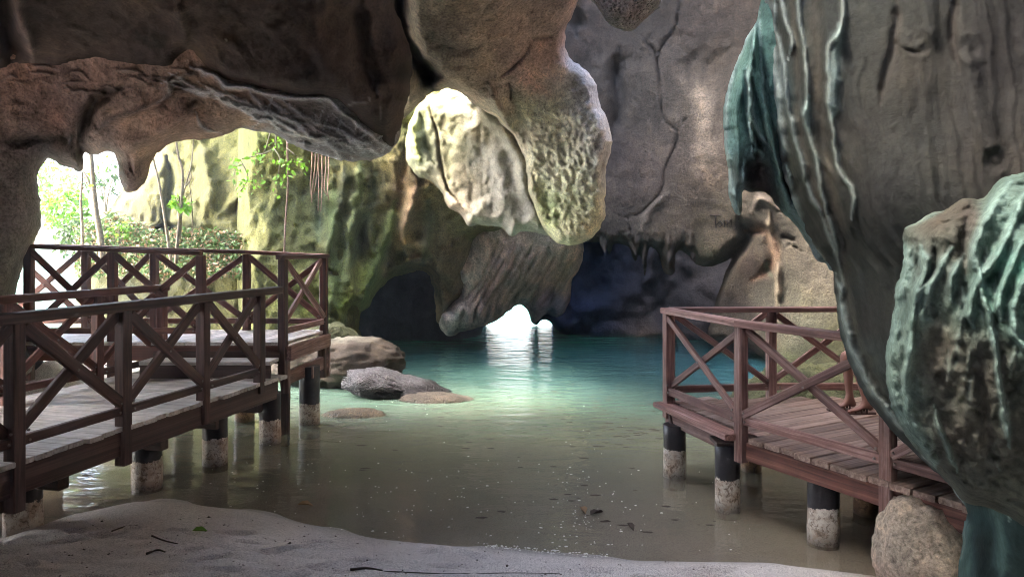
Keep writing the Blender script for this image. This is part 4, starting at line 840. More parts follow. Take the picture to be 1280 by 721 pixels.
# ================================================================ TIMBER WORK
def chamfer_box(w_, h_, c=0.006, wob=0.0):
    w2, h2 = w_ / 2, h_ / 2
    sec = [(-w2 + c, -h2), (w2 - c, -h2), (w2, -h2 + c), (w2, h2 - c), (w2 - c, h2), (-w2 + c, h2), (-w2, h2 - c), (-w2, -h2 + c)]
    V = [(0, a, b_) for a, b_ in sec] + [(1, a, b_) for a, b_ in sec]
    Fc = [(k, (k + 1) % 8, (k + 1) % 8 + 8, k + 8) for k in range(8)] + [tuple(range(7, -1, -1)), tuple(range(8, 16))]
    return V, Fc
_bc = {}
def beam(name, p0, p1, w_, h_, mat, parent, up=(0, 0, 1), label=None):
    "square timber from p0 to p1; w_ across, h_ along `up`"
    key = (round(w_, 3), round(h_, 3), mat)
    if key not in _bc:
        V, Fc = chamfer_box(w_, h_, min(0.007, w_ * 0.15, h_ * 0.15))
        me = bpy.data.meshes.new(name); me.from_pydata(V, [], Fc); me.materials.append(M[mat]); _bc[key] = me
    p0, p1 = Vector(p0), Vector(p1)
    d = p1 - p0; l = d.length; xd = d.normalized(); u = Vector(up)
    yd = u.cross(xd).normalized(); zd = xd.cross(yd)
    o = bpy.data.objects.new(name, _bc[key]); C.objects.link(o)
    Mt = Matrix(((xd.x * l, yd.x, zd.x, p0.x), (xd.y * l, yd.y, zd.y, p0.y), (xd.z * l, yd.z, zd.z, p0.z), (0, 0, 0, 1)))
    o.parent = parent
    base = Matrix.Identity(4)
    q_ = parent
    while q_ is not None:
        base = Matrix.Translation(q_.location) @ base; q_ = q_.parent
    o.matrix_local = base.inverted() @ Mt
    if label: o['label'] = label
    return o

def pile(parent, x, y, z1, r, name='pile', mat='pile', z0=-0.5, cap=None):
    n, rings = 24, 10
    V = []
    for i_ in range(rings):
        zz = lerp(z0, z1, i_ / (rings - 1))
        for k in range(n):
            a = k / n * 2 * math.pi
            rr = r * (1 + 0.015 * math.sin(3 * a + zz * 9) + 0.02 * random.uniform(-1, 1) * (zz < 0.3))
            V.append((rr * math.cos(a), rr * math.sin(a), zz))
    Fc = [(i_ * n + k, i_ * n + (k + 1) % n, (i_ + 1) * n + (k + 1) % n, (i_ + 1) * n + k) for i_ in range(rings - 1) for k in range(n)]
    Fc.append(tuple((rings - 1) * n + k for k in range(n)))
    me = bpy.data.meshes.new(name); me.from_pydata(V, [], Fc); me.materials.append(M[mat])
    for p_ in me.polygons: p_.use_smooth = len(p_.vertices) == 4
    o = link(name, me, None, parent); o.location = (x - parent.location.x, y - parent.location.y, 0)
    return o

_bm = bmesh.new(); bmesh.ops.create_cone(_bm, cap_ends=True, segments=6, radius1=0.011, radius2=0.008, depth=0.012)
BOLT = bpy.data.meshes.new('bolt'); _bm.to_mesh(BOLT); _bm.free(); BOLT.materials.append(M['metal'])

def railing(parent, pts, ht, mats, hr=(0.13, 0.06), post=0.09, br=(0.035, 0.075), low=0.12, drop=None, skip_brace=(), zt=None, low_rail=True, side=1, extend=(0.0, 0.0)):
    """pts: list of (x, y, zfloor). Handrail on posts, an X brace and a low rail between each pair."""
    e = empty('railing', (0, 0, 0), parent)
    e.location = (-parent.location.x, -parent.location.y, -parent.location.z)
    P3 = [Vector(p_) for p_ in pts]
    top = [Vector((p_.x, p_.y, p_.z + ht + (zt[k] if zt else 0))) for k, p_ in enumerate(P3)]
    d0 = (top[1] - top[0]).normalized(); d1 = (top[-1] - top[-2]).normalized()
    hs = [top[0] - d0 * extend[0]] + top[1:-1] + [top[-1] + d1 * extend[1]]
    beam('handrail', hs[0] - Vector((0, 0, hr[1] / 2)), hs[-1] - Vector((0, 0, hr[1] / 2)), hr[0], hr[1], mats[0], e) if (top[0] - top[-1]).length and not zt else [beam('handrail', hs[k] - Vector((0, 0, hr[1] / 2)), hs[k + 1] - Vector((0, 0, hr[1] / 2)), hr[0], hr[1], mats[0], e) for k in range(len(hs) - 1)]
    for k, p_ in enumerate(P3):
        dz = drop[k] if drop else 0.0
        dirv = (P3[min(k + 1, len(P3) - 1)] - P3[max(k - 1, 0)]); dirv.z = 0
        beam('post', p_ - Vector((0, 0, dz)), top[k] - Vector((0, 0, hr[1] + 0.002)), post, post, mats[1], e, up=dirv.normalized())
    for k in range(len(P3) - 1):
        a, b_ = P3[k], P3[k + 1]; ta, tb = top[k], top[k + 1]
        dr = (b_ - a); dr.z = 0; dr.normalize(); nr = Vector((-dr.y, dr.x, 0)) * side
        ai, bi = a + dr * post * 0.5, b_ - dr * post * 0.5
        if low_rail: beam('lower_rail', ai + Vector((0, 0, low)), bi + Vector((0, 0, low)), 0.045, 0.07, mats[2], e)
        if k in skip_brace: continue
        lo = Vector((0, 0, low + 0.06)); hi = Vector((0, 0, hr[1] + 0.03))
        of = nr * 0.021
        j_ = lambda: Vector((0, 0, random.uniform(-0.014, 0.014)))
        lo = lo + j_(); hi = hi + j_()
        cx_ = (ai + bi) / 2 + Vector((0, 0, (ta.z + tb.z) / 2 - a.z * 0 - (a.z + b_.z) / 2)) * 0.5 + Vector((0, 0, low * 0.25))
        for q_ in (cx_, ai + Vector((0, 0, low)) + dr * 0.03, bi + Vector((0, 0, low)) - dr * 0.03, ai + Vector((0, 0, low + 0.07)) + dr * 0.02, bi + Vector((0, 0, low + 0.07)) - dr * 0.02):
            for sg in (-1, 1):
                bo = bpy.data.objects.new('bolt', BOLT); C.objects.link(bo); bo.parent = e
                bo.location = q_ + nr * (0.042 * sg); bo.rotation_euler = (math.pi / 2, 0, math.atan2(nr.y, nr.x) + math.pi / 2)
        beam('brace', ai + lo + of, Vector((bi.x, bi.y, tb.z)) - hi + of, br[0], br[1], mats[3], e)
        beam('brace', Vector((ai.x, ai.y, ta.z)) - hi - of, bi + lo - of, br[0], br[1], mats[3], e)
    return e

# ---------------- left walkway with its raised landing
lw = empty('timber_walkway', (-3.4, 5.0, 0))
tag(lw, 'dark red-brown timber walkway with cross braced railings and a raised landing, on the left', 'walkway')
ZL = 0.75
def fl(Y): return -3.39 + 0.24 * (Y - 4.88)          # x of the front rail line
def bl(Y): return -4.62 + 0.27 * (Y - 6.5) - 0.05    # x of the back rail line
railing(lw, [(fl(Y), Y, ZL) for Y in (4.9, 5.85, 6.82, 7.72)], 1.0, ('wood_backlit', 'wood_backlit', 'wood_backlit', 'wood_backlit'), post=0.095, drop=[0.35, 0.32, 0.22, 0.12], extend=(1.6, 0.36), hr=(0.13, 0.075), br=(0.04, 0.085))
railing(lw, [(fl(Y), Y, ZL) for Y in (3.2, 4.04, 4.9)], 1.0, ('wood_backlit', 'wood_backlit', 'wood_backlit', 'wood_backlit'), post=0.09, drop=[0.35, 0.35, 0.35], hr=(0.11, 0.05), side=-1)
railing(lw, [(bl(Y), Y, ZL) for Y in (3.6, 4.6, 5.6, 6.6, 7.6, 8.5)], 1.0, ('wood_red', 'wood_red', 'wood_red', 'wood_red'), post=0.09, drop=[0.3] * 6, hr=(0.13, 0.075), extend=(1.5, 0.05), low_rail=True)
# planks of the lower deck
Y = 3.0; k = 0
while Y < 8.12:
    dv = Vector((-0.97, 0.235, 0)).normalized()
    st = Vector((fl(Y + 0.07) + random.uniform(0.03, 0.07), Y + 0.07, ZL - 0.02))
    L_ = (bl(Y) - fl(Y)) / dv.x + 0.14
    beam('plank', st, st + dv * L_, 0.135, 0.038, 'plank_l', lw)
    Y += 0.143
for Xo, nm in ((0.02, 'fascia_beam'), (-0.62, 'joist'), (-1.28, 'joist')):
    beam(nm, (fl(2.8) + Xo - 0.04, 2.8, ZL - 0.145), (fl(8.05) + Xo - 0.04, 8.05, ZL - 0.145), 0.07, 0.20, 'beam_dark' if Xo < 0 else 'wood_backlit', lw)
for Y in (4.95, 5.4, 6.45, 7.2, 7.9):
    beam('cross_beam', (fl(Y) - 1.35, Y + 0.3, ZL - 0.31), (fl(Y) - 0.1, Y, ZL - 0.31), 0.10, 0.12, 'beam_dark', lw)
for px, py, r in ((20, 672, 0.132), (178, 613, 0.13), (265, 582, 0.122), (335, 555, 0.118)):
    c_ = W0(px, py); pile(lw, c_.x, c_.y + r * 0.6, 0.56, r)
for px, py, r in ((55, 600, 0.12), (180, 560, 0.11), (303, 527, 0.12)):
    c_ = W0(px, py); pile(lw, c_.x, c_.y + r * 0.6, 0.56, r, mat='pile_old')
c_ = W0(352, 545); beam('prop', (c_.x, c_.y + 0.1, -0.4), (c_.x + 0.02, c_.y + 0.1, 0.7), 0.09, 0.09, 'beam_dark', lw, up=(0, 1, 0))
# landing, higher than the walkway
ZU = 1.10
A, B = (-2.64, 8.30), (-2.47, 9.45)
railing(lw, [(A[0], A[1], ZU), (B[0], B[1], ZU)], 1.0, ('wood_backlit', 'wood_backlit', 'wood_worn', 'wood_worn'), drop=[0.42, 0.34], hr=(0.12, 0.05), extend=(0.06, 0.05))
fp = [(-3.62, 8.38), (-4.65, 8.38), (-5.62, 8.38), (-6.6, 8.38)]
railing(lw, [(a, b_, ZU) for a, b_ in fp], 1.0, ('wood_red', 'wood_red', 'wood_red', 'wood_red'), zt=[0.045, 0.085, 0.125, 0.16], drop=[0.45] * 4, hr=(0.12, 0.05), low_rail=True)
bp_ = [(B[0], B[1]), (-3.50, 9.5), (-4.72, 9.5), (-5.62, 9.5), (-6.7, 9.5)]
railing(lw, [(a, b_, ZU) for a, b_ in bp_], 1.0, ('wood_red', 'wood_red', 'wood_red', 'wood_red'), zt=[0.0, 0.05, 0.085, 0.12, 0.15], drop=[0.3] * 5, hr=(0.12, 0.05))
Xl = -2.62
while Xl > -7.0:
    beam('plank', (Xl - 0.07, 8.27 - 0.0, ZU - 0.02), (Xl + 0.10, 9.52, ZU - 0.02), 0.135, 0.038, 'plank_l', lw)
    Xl -= 0.143
beam('fascia_beam', (-2.56, 8.26, ZU - 0.13), (-2.42, 9.5, ZU - 0.13), 0.06, 0.17, 'wood_worn', lw)
beam('fascia_beam', (-7.0, 8.30, ZU - 0.13), (-2.66, 8.30, ZU - 0.13), 0.05, 0.17, 'wood_red', lw)
beam('riser', (-4.1, 8.24, 0.93), (-2.66, 8.24, 0.93), 0.03, 0.14, 'beam_dark', lw)
beam('step', (-4.1, 8.06, 0.915), (-2.66, 8.06, 0.915), 0.30, 0.04, 'plank_l', lw)
beam('riser', (-4.1, 7.94, 0.82), (-2.66, 7.94, 0.82), 0.03, 0.15, 'beam_dark', lw)
beam('fascia_beam', (-2.66, 8.34, ZU - 0.44), (-2.43, 9.5, ZU - 0.40), 0.06, 0.16, 'wood_worn', lw)
beam('stub_post', (-2.47, 9.36, 0.5), (-2.47, 9.36, ZU - 0.21), 0.10, 0.10, 'beam_dark', lw, up=(0, 1, 0))
beam('stub_post', (-2.43, 9.47, 0.5), (-2.43, 9.47, ZU - 0.21), 0.07, 0.07, 'wood_worn', lw, up=(0, 1, 0))
beam('stub_post', (-2.63, 8.36, 0.5), (-2.63, 8.36, ZU - 0.21), 0.09, 0.09, 'wood_worn', lw, up=(0, 1, 0))
c_ = W0(384, 532); pile(lw, c_.x, c_.y + 0.1, 0.72, 0.125)
pile(lw, -4.2, 9.2, 0.9, 0.12, mat='pile_old'); pile(lw, -6.0, 9.0, 0.9, 0.12, mat='pile_old')
beam('cleat', (-2.425, 8.75, 0.60), (-2.425, 8.75, 0.74), 0.02, 0.05, 'wood_worn', lw, up=(0, 1, 0))

# ---------------- right platform
rp = empty('timber_platform', (2.4, 5.9, 0))
tag(rp, 'weathered mauve timber platform with cross braced railings, on concrete piles at the right', 'platform')
ZR = 0.667
C0, C1 = Vector((1.53, 7.05, ZR)), Vector((1.87, 5.88, ZR))
e1 = Vector((0.82, -1.50, 0)).normalized()
C2 = C1 + e1 * 1.28; C3 = C1 + e1 * 2.30
MR = ('wood_worn', 'wood_worn', 'wood_worn', 'wood_worn')
railing(rp, [C0, C1], 0.93, MR, hr=(0.12, 0.055), post=0.085, br=(0.035, 0.06), drop=[0.14, 0.22], extend=(0.05, 0.0))
railing(rp, [C1, C2, C3], 0.93, MR, hr=(0.12, 0.055), post=0.085, br=(0.035, 0.065), drop=[0.22, 0.25, 0.1], side=-1, extend=(0.02, 0.1))
C4, C5, C6 = Vector((2.62, 7.28, ZR)), Vector((3.62, 7.28, ZR)), Vector((4.62, 7.28, ZR))
railing(rp, [Vector((1.56, 7.12, ZR)), C4, C5, C6], 0.93, MR, hr=(0.12, 0.05), post=0.085, br=(0.035, 0.06), drop=[0.1] * 4)
perp = Vector((-e1.y, e1.x, 0)); t = -1.25; k = 0
if perp.y < 0: perp = -perp
while t < 2.75:
    mid = C1 + e1 * (t + 0.07)
    s1 = (7.32 - mid.y) / perp.y
    if t >= -0.02: s0 = -0.05 + random.uniform(-0.02, 0.03)
    else:
        # start on the slanted left edge C0-C1
        dx, dy = C0.x - C1.x, C0.y - C1.y
        s0 = ((mid.x - C1.x) * dy - (mid.y - C1.y) * dx) / -(perp.x * dy - perp.y * dx) + 0.08
    s1 = min(s1, 4.2)
    if s1 - s0 > 0.15:
        beam('plank', mid + perp * s0 + Vector((0, 0, -0.022 + random.uniform(-0.003, 0.003))), mid + perp * s1 + Vector((0, 0, -0.022)), 0.142, 0.042, 'plank_r', rp)
    t += 0.152
beam('edge_board', C0 + Vector((-0.06, 0.06, -0.020)), C1 + Vector((-0.06, -0.01, -0.020)), 0.17, 0.05, 'wood_worn', rp)
beam('fascia_beam', C0 + Vector((0.0, 0.03, -0.125)), C1 + Vector((0.0, 0.05, -0.125)), 0.05, 0.15, 'wood_worn', rp)
beam('fascia_beam', C1 + e1 * 0.06 + perp * 0.02 + Vector((0, 0, -0.125)), C1 + e1 * 2.75 + perp * 0.02 + Vector((0, 0, -0.125)), 0.05, 0.15, 'wood_red', rp)
beam('joist', C1 + e1 * 0.02 + perp * 0.9 + Vector((0, 0, -0.125)), C1 + e1 * 2.6 + perp * 0.9 + Vector((0, 0, -0.125)), 0.05, 0.15, 'beam_dark', rp)
beam('fascia_beam', (1.56, 7.30, ZR - 0.125), (4.7, 7.30, ZR - 0.125), 0.05, 0.15, 'wood_worn', rp)
for px, py, r, zt_ in ((845, 598, 0.106, 0.5), (912, 640, 0.103, 0.56), (1034, 681, 0.113, 0.57)):
    c_ = W0(px, py); pile(rp, c_.x, c_.y + r * 0.6, zt_, r)
c_ = W0(912, 640)
beam('pile_cap', (c_.x - 0.12, c_.y + 0.06, 0.575), (c_.x + 0.12, c_.y + 0.06, 0.575), 0.22, 0.03, 'beam_dark', rp)
for px, py in ((942, 590), (1088, 645)):
    c_ = W0(px, py); pile(rp, c_.x, c_.y + 0.06, 0.5, 0.10, mat='pile_old')
beam('bearer', (1.55, 6.92, ZR - 0.24), (1.55, 7.05, ZR + 0.0), 0.06, 0.06, 'beam_dark', rp)
c_ = W0(912, 640); beam('stub_post', (c_.x + 0.05, c_.y + 0.05, 0.585), (c_.x + 0.05, c_.y + 0.05, ZR - 0.045), 0.11, 0.11, 'wood_worn', rp, up=(0, 1, 0))
for k_, px in ((0, 846), (1, 930)):
    pass

# ---------------- bench the sitter uses, behind the curtain on the platform
bn = empty('bench', (3.75, 6.62, ZR))
tag(bn, 'plain timber bench at the back of the right platform, hidden behind the rock curtain', 'bench')
beam('seat', (3.55, 6.35, ZR + 0.43), (3.55, 7.05, ZR + 0.43), 0.34, 0.05, 'wood_worn', bn)
for dx in (-0.12, 0.12):
    for dy in (6.42, 6.98):
        beam('leg', (3.55 + dx, dy, ZR), (3.55 + dx, dy, ZR + 0.405), 0.05, 0.05, 'wood_worn', bn, up=(0, 1, 0))

# ---------------- the sitter: only the crossed shins and sandals show past the curtain
def skin_body(name, V, E, R, mat, parent, sub=2, root=0):
    me = bpy.data.meshes.new(name); me.from_pydata(V, E, []); me.materials.append(M[mat])
    o = link(name, me, None, parent)
    md = o.modifiers.new('skin', 'SKIN'); md.use_smooth_shade = True
    for i_, r in enumerate(R):
        me.skin_vertices[0].data[i_].radius = (r, r) if isinstance(r, (int, float)) else r
        me.skin_vertices[0].data[i_].use_root = i_ == root
    o.modifiers.new('sub', 'SUBSURF').levels = sub
    o.modifiers['sub'].render_levels = sub
    return o
pr = empty('person', (3.5, 6.7, ZR))
tag(pr, 'person seated on the right platform, only bare shins and dark strappy sandals showing', 'person')
# local frame: facing -X
BV, BE, BRd = [], [], []
def jv(x_, y_, z_, r, prev=None):
    BV.append((x_, y_, z_)); BRd.append(r)
    if prev is not None: BE.append((prev, len(BV) - 1))
    return len(BV) - 1
pel = jv(0.05, 0, 0.53, (0.15, 0.11))
ab = jv(0.07, 0, 0.68, (0.13, 0.10), pel); ch = jv(0.08, 0, 0.88, (0.15, 0.11), ab); nk0 = jv(0.07, 0, 1.02, (0.08, 0.07), ch)
nk = jv(0.06, 0, 1.08, 0.05, nk0); hd0 = jv(0.04, 0, 1.15, (0.07, 0.08), nk); hd1 = jv(0.03, 0, 1.24, (0.075, 0.09), hd0); hd2 = jv(0.035, 0, 1.31, (0.06, 0.07), hd1)
nose = jv(-0.07, 0, 1.19, 0.014, hd0)
for s_ in (-1, 1):
    sh_ = jv(0.08, 0.17 * s_, 0.98, 0.055, ch); el = jv(0.02, 0.22 * s_, 0.72, 0.04, sh_); wr = jv(-0.20, 0.13 * s_, 0.60, 0.027, el)
    pm = jv(-0.26, 0.11 * s_, 0.585, (0.035, 0.018), wr)
    for f_ in range(4):
        k1 = jv(-0.31 - 0.004 * (f_ in (1, 2)), (0.085 + 0.018 * f_) * s_, 0.585, 0.009, pm); jv(-0.345 - 0.008 * (f_ in (1, 2)), (0.083 + 0.02 * f_) * s_, 0.56, 0.008, k1)
    th = jv(-0.255, (0.075) * s_, 0.575, 0.011, pm); jv(-0.28, 0.055 * s_, 0.56, 0.009, th)
KN = [(-0.36, -0.07, 0.50), (-0.37, 0.09, 0.51)]
AN = [(-0.24, -0.10, 0.085), (-0.335, 0.03, 0.095)]
for (kx, ky, kz), (ax_, ay_, az_), s_ in zip(KN, AN, (-1, 1)):
    hp_ = jv(0.02, 0.09 * s_, 0.50, 0.085, pel); mt_ = jv((kx) * 0.5, (0.09 * s_ + ky) / 2, 0.515, 0.075, hp_); kn = jv(kx, ky, kz, 0.056, mt_)
    cf_ = jv(lerp(kx, ax_, 0.35) + 0.018, lerp(ky, ay_, 0.35), lerp(kz, az_, 0.35), 0.052, kn); c2_ = jv(lerp(kx, ax_, 0.75), lerp(ky, ay_, 0.75), lerp(kz, az_, 0.75), 0.034, cf_)
    an = jv(ax_, ay_, az_, 0.032, c2_); hl = jv(ax_ + 0.04, ay_, 0.04, 0.028, an)
    md_ = jv(ax_ - 0.09, ay_ - 0.005, 0.045, (0.034, 0.022), an); ba = jv(ax_ - 0.145, ay_ - 0.008, 0.030, (0.038, 0.015), md_)
    for f_ in range(5): jv(ax_ - 0.195 + 0.007 * f_, ay_ + (-0.032 + 0.016 * f_) * -s_, 0.024, 0.009 - 0.0006 * f_, ba)
skin_body('body', BV, BE, BRd, 'skin', pr)
skin_body('shirt', [(0.05, 0, 0.52), (0.07, 0, 0.70), (0.08, 0, 0.88), (0.075, 0, 1.0), (0.08, 0.17, 0.985), (0.055, 0.20, 0.86), (0.08, -0.17, 0.985), (0.055, -0.20, 0.86)], [(0, 1), (1, 2), (2, 3), (2, 4), (4, 5), (2, 6), (6, 7)], [(0.165, 0.125), (0.145, 0.12), (0.165, 0.125), (0.08, 0.07), 0.065, 0.055, 0.065, 0.055], 'cloth_top', pr)
skin_body('shorts', [(0.05, 0, 0.53), (0.02, 0.09, 0.505), (-0.22, 0.09, 0.515), (0.02, -0.09, 0.505), (-0.22, -0.085, 0.515)], [(0, 1), (1, 2), (0, 3), (3, 4)], [(0.16, 0.12), 0.10, 0.088, 0.10, 0.088], 'cloth_short', pr)
skin_body('hair', [(0.06, 0, 1.33), (0.10, 0, 1.26), (0.11, 0, 1.16), (0.105, 0, 1.05)], [(0, 1), (1, 2), (2, 3)], [(0.075, 0.05), (0.08, 0.055), (0.065, 0.04), (0.05, 0.025)], 'hair', pr)
for s_ in (-1, 1):
    me = bpy.data.meshes.new('eye'); bm = bmesh.new(); bmesh.ops.create_uvsphere(bm, u_segments=10, v_segments=8, radius=0.012); bm.to_mesh(me); bm.free()
    oe = link('eye', me, M['hair'], pr); oe.location = (-0.058, 0.03 * s_, 1.215)
for (ax_, ay_, az_) in AN:
    sx = np.linspace(0.065, -0.215, 12); V = []
    for a in sx:
        t_ = (0.065 - a) / 0.28; hw = 0.03 + 0.016 * math.sin(min(1, t_ * 1.15) * math.pi * 0.75)
        if t_ > 0.95: hw *= 0.6
        V += [(ax_ + a, ay_ - hw, 0.0), (ax_ + a, ay_ + hw, 0.0), (ax_ + a, ay_ + hw, 0.016), (ax_ + a, ay_ - hw, 0.016)]
    Fc = [(4 * i_ + k_, 4 * i_ + (k_ + 1) % 4, 4 * i_ + 4 + (k_ + 1) % 4, 4 * i_ + 4 + k_) for i_ in range(11) for k_ in range(4)] + [(3, 2, 1, 0), (44, 45, 46, 47)]
    me = bpy.data.meshes.new('sandal'); me.from_pydata(V, [], Fc)
    sa_ = link('sandal', me, M['sandal'], pr)
    for dx_, rr, zz in ((-0.02, 0.042, 0.045), (-0.07, 0.042, 0.035), (-0.125, 0.044, 0.026)):
        ring = [(ax_ + dx_ + 0.006 * math.cos(a), ay_ + rr * math.cos(a), 0.012 + zz * 1.25 * math.sin(a)) for a in np.linspace(0, math.pi, 10)]
        V = []; 
        for q_ in ring: V += [(q_[0] - 0.009, q_[1], q_[2]), (q_[0] + 0.009, q_[1], q_[2]), (q_[0] + 0.009, q_[1] * 1.0, q_[2] + 0.004), (q_[0] - 0.009, q_[1], q_[2] + 0.004)]
        me = bpy.data.meshes.new('strap'); me.from_pydata(V, [], [(4 * i_ + k_, 4 * i_ + (k_ + 1) % 4, 4 * i_ + 4 + (k_ + 1) % 4, 4 * i_ + 4 + k_) for i_ in range(9) for k_ in range(4)])
        link('strap', me, M['sandal'], sa_)

# ================================================================ PLANTS, ROOTS, LITTER
def tube(name, pts, r0, r1, mat, parent=None, n=6, sub=4):
    pl = catmull([tuple(p_) for p_ in pts], sub, closed=False)
    V = []
    for i_, c_ in enumerate(pl):
        c_ = Vector(c_); d = Vector(pl[min(i_ + 1, len(pl) - 1)]) - Vector(pl[max(i_ - 1, 0)]); d.normalize()
        u = d.orthogonal().normalized(); v = d.cross(u); r = lerp(r0, r1, i_ / max(len(pl) - 1, 1))
        for k_ in range(n):
            a = k_ / n * 2 * math.pi; q_ = c_ + (u * math.cos(a) + v * math.sin(a)) * r; V.append(q_[:])
    Fc = [(i_ * n + k_, i_ * n + (k_ + 1) % n, (i_ + 1) * n + (k_ + 1) % n, (i_ + 1) * n + k_) for i_ in range(len(pl) - 1) for k_ in range(n)]
    Fc += [tuple(range(n - 1, -1, -1)), tuple(len(V) - n + k_ for k_ in range(n))]
    me = bpy.data.meshes.new(name); me.from_pydata(V, [], Fc)
    for p_ in me.polygons: p_.use_smooth = True
    o = link(name, me, M[mat] if isinstance(mat, str) else mat, parent)
    return o
LEAF = [(0, 0, 0), (0.25, 0.22, 0.05), (0.6, 0.26, 0.04), (1, 0, -0.08), (0.6, -0.26, 0.04), (0.25, -0.22, 0.05), (0.45, 0, -0.03)]
LEAFF = [(0, 1, 6), (1, 2, 6), (2, 3, 6), (3, 4, 6), (4, 5, 6), (5, 0, 6)]
def leaf_soup(name, centers, size, mat, parent=None, droop=0.3, seed=0):
    r = np.random.default_rng(seed); n = len(centers); Lf = np.array(LEAF)
    yaw = r.uniform(0, 2 * math.pi, n); pit = r.normal(-droop, 0.5, n); rol = r.normal(0, 0.6, n); sc = size * r.uniform(0.55, 1.3, n)
    cy, sy, cp, sp_, cr_, sr = np.cos(yaw), np.sin(yaw), np.cos(pit), np.sin(pit), np.cos(rol), np.sin(rol)
    X1 = np.stack([cy * cp, sy * cp, sp_], 1); Y1 = np.stack([-sy, cy, 0 * sy], 1); Z1 = np.cross(X1, Y1)
    Yr = Y1 * cr_[:, None] + Z1 * sr[:, None]; Zr = np.cross(X1, Yr)
    V = (np.array(centers)[:, None, :] + sc[:, None, None] * (Lf[None, :, 0:1] * X1[:, None] + Lf[None, :, 1:2] * Yr[:, None] + Lf[None, :, 2:3] * Zr[:, None])).reshape(-1, 3)
    Fq = (np.array(LEAFF)[None] + (np.arange(n) * 7)[:, None, None]).reshape(-1, 3)
    return link(name, mesh_np(name, V, Fq, M[mat] if isinstance(mat, str) else mat, False), None, parent)

# saplings in front of the outer cliff
def sapling(px_pts, Y, r, label, branches=(), leaves=0, lsize=0.1, lmat='leaf'):
    base = P(*px_pts[0], Y); e = empty('sapling', base)
    tag(e, label, 'tree', 'slender saplings beyond the landing')
    loc = [P(a, b_, Y) - base for a, b_ in px_pts]
    tube('trunk', loc, r, r * 0.5, 'bark', e)
    for br_ in branches:
        tube('branch', [P(a, b_, Y + 0.1 * i_) - base for i_, (a, b_) in enumerate(br_)], r * 0.45, r * 0.2, 'bark', e, n=5)
    if leaves:
        ce = []
        for _ in range(leaves):
            a, b_ = random.choice(px_pts[1:])
            ce.append((P(a + random.gauss(0, 16), b_ + random.gauss(0, 16), Y + random.gauss(0, 0.3)) - base)[:])
        leaf_soup('foliage', ce, lsize, lmat, e, seed=int(px_pts[0][0]))
sapling([(128, 330), (126, 300), (121, 270), (117, 235), (114, 195), (108, 120)], 11.4, 0.055, 'thickest pale sapling trunk, standing in the sky gap right of its thin neighbour', [[(121, 262), (110, 225), (98, 205)]])
sapling([(103, 330), (103, 290), (101, 250), (103, 215), (100, 150)], 11.8, 0.028, 'thin pale sapling stem in the sky gap, left of the thickest trunk', [[(102, 270), (92, 255), (84, 250)], [(101, 240), (108, 228), (112, 215)]], 26, 0.10)
sapling([(214, 330), (210, 300), (204, 260), (198, 225), (191, 196), (184, 150)], 10.9, 0.026, 'leaning bare sapling stem against the cliff, leftmost of the cliff trio')
sapling([(220, 330), (222, 300), (227, 250), (228, 215), (222, 190), (214, 130)], 11.0, 0.030, 'stout curved sapling stem in the middle of the cliff trio', [[(227, 250), (234, 225), (240, 200), (243, 150)], [(233, 232), (239, 222), (237, 212)]])
sapling([(241, 300), (240, 260), (237, 232), (235, 215)], 11.2, 0.012, 'hair thin twig stem just right of the stout curved sapling', [[(239, 240), (242, 222), (241, 215)]])
# leafy climber hanging on the right of the cliff
cb = P(358, 165, 11.6); cl_ = empty('climbing_vine', cb)
tag(cl_, 'vine with bright lime green leaves hanging before the pale outer cliff', 'vine')
def lp(a, b_, Y): return P(a, b_, Y) - cb
tube('stem', [lp(357, 120, 11.6), lp(359, 180, 11.6), lp(360, 230, 11.65), lp(357, 275, 11.7), lp(355, 325, 11.75)], 0.022, 0.016, 'root', cl_)
for pts in ([(345, 160), (342, 185), (320, 195), (300, 200), (292, 220)], [(342, 185), (350, 200), (346, 225)], [(358, 185), (370, 195), (380, 208)], [(300, 200), (310, 222), (300, 240)], [(338, 165), (330, 190), (318, 192)]):
    tube('twig', [lp(a, b_, 11.55) for a, b_ in pts], 0.012, 0.006, 'bark', cl_, n=5)
lm = bpy.data.meshes.new('leaf'); lm.from_pydata(LEAF, [], LEAFF); lm.materials.append(M['leaf'])
spots = [(294, 198, 9), (300, 210, 12), (297, 228, 12), (310, 226, 12), (303, 240, 8), (325, 196, 11), (318, 200, 8), (346, 178, 10), (350, 200, 12), (358, 205, 10), (372, 202, 12), (380, 206, 9), (350, 222, 14), (346, 235, 7), (326, 222, 7), (340, 176, 7)]
for (a, b_, n_) in spots:
    for _ in range(n_):
        o = bpy.data.objects.new('leaf', lm); C.objects.link(o); o.parent = cl_
        o.location = lp(a + random.gauss(0, 5.5), b_ + random.gauss(0, 4.5), 11.5 + random.gauss(0, 0.12))
        o.rotation_euler = (random.gauss(0, 0.7), random.gauss(0.4, 0.5), random.uniform(0, 6.28)); s_ = random.uniform(0.055, 0.115); o.scale = (s_, s_, s_)
# aerial roots beside the green wall
e = empty('aerial_roots', P(398, 190, 11.3)); b0 = e.location.copy()
tag(e, 'cluster of thin reddish aerial roots hanging beside the green wall', 'roots')
for k_ in range(7):
    x_ = 390 + k_ * 3.2
    tube('root', [P(x_, 150, 11.3) - b0, P(x_ + random.uniform(-2, 2), 200, 11.3 + 0.05 * k_) - b0, P(x_ + random.uniform(-4, 4), 235, 11.35) - b0, P(x_ + random.uniform(-7, 6), 250 + random.uniform(-12, 22), 11.4) - b0], 0.014, 0.007, 'root', e, n=5)
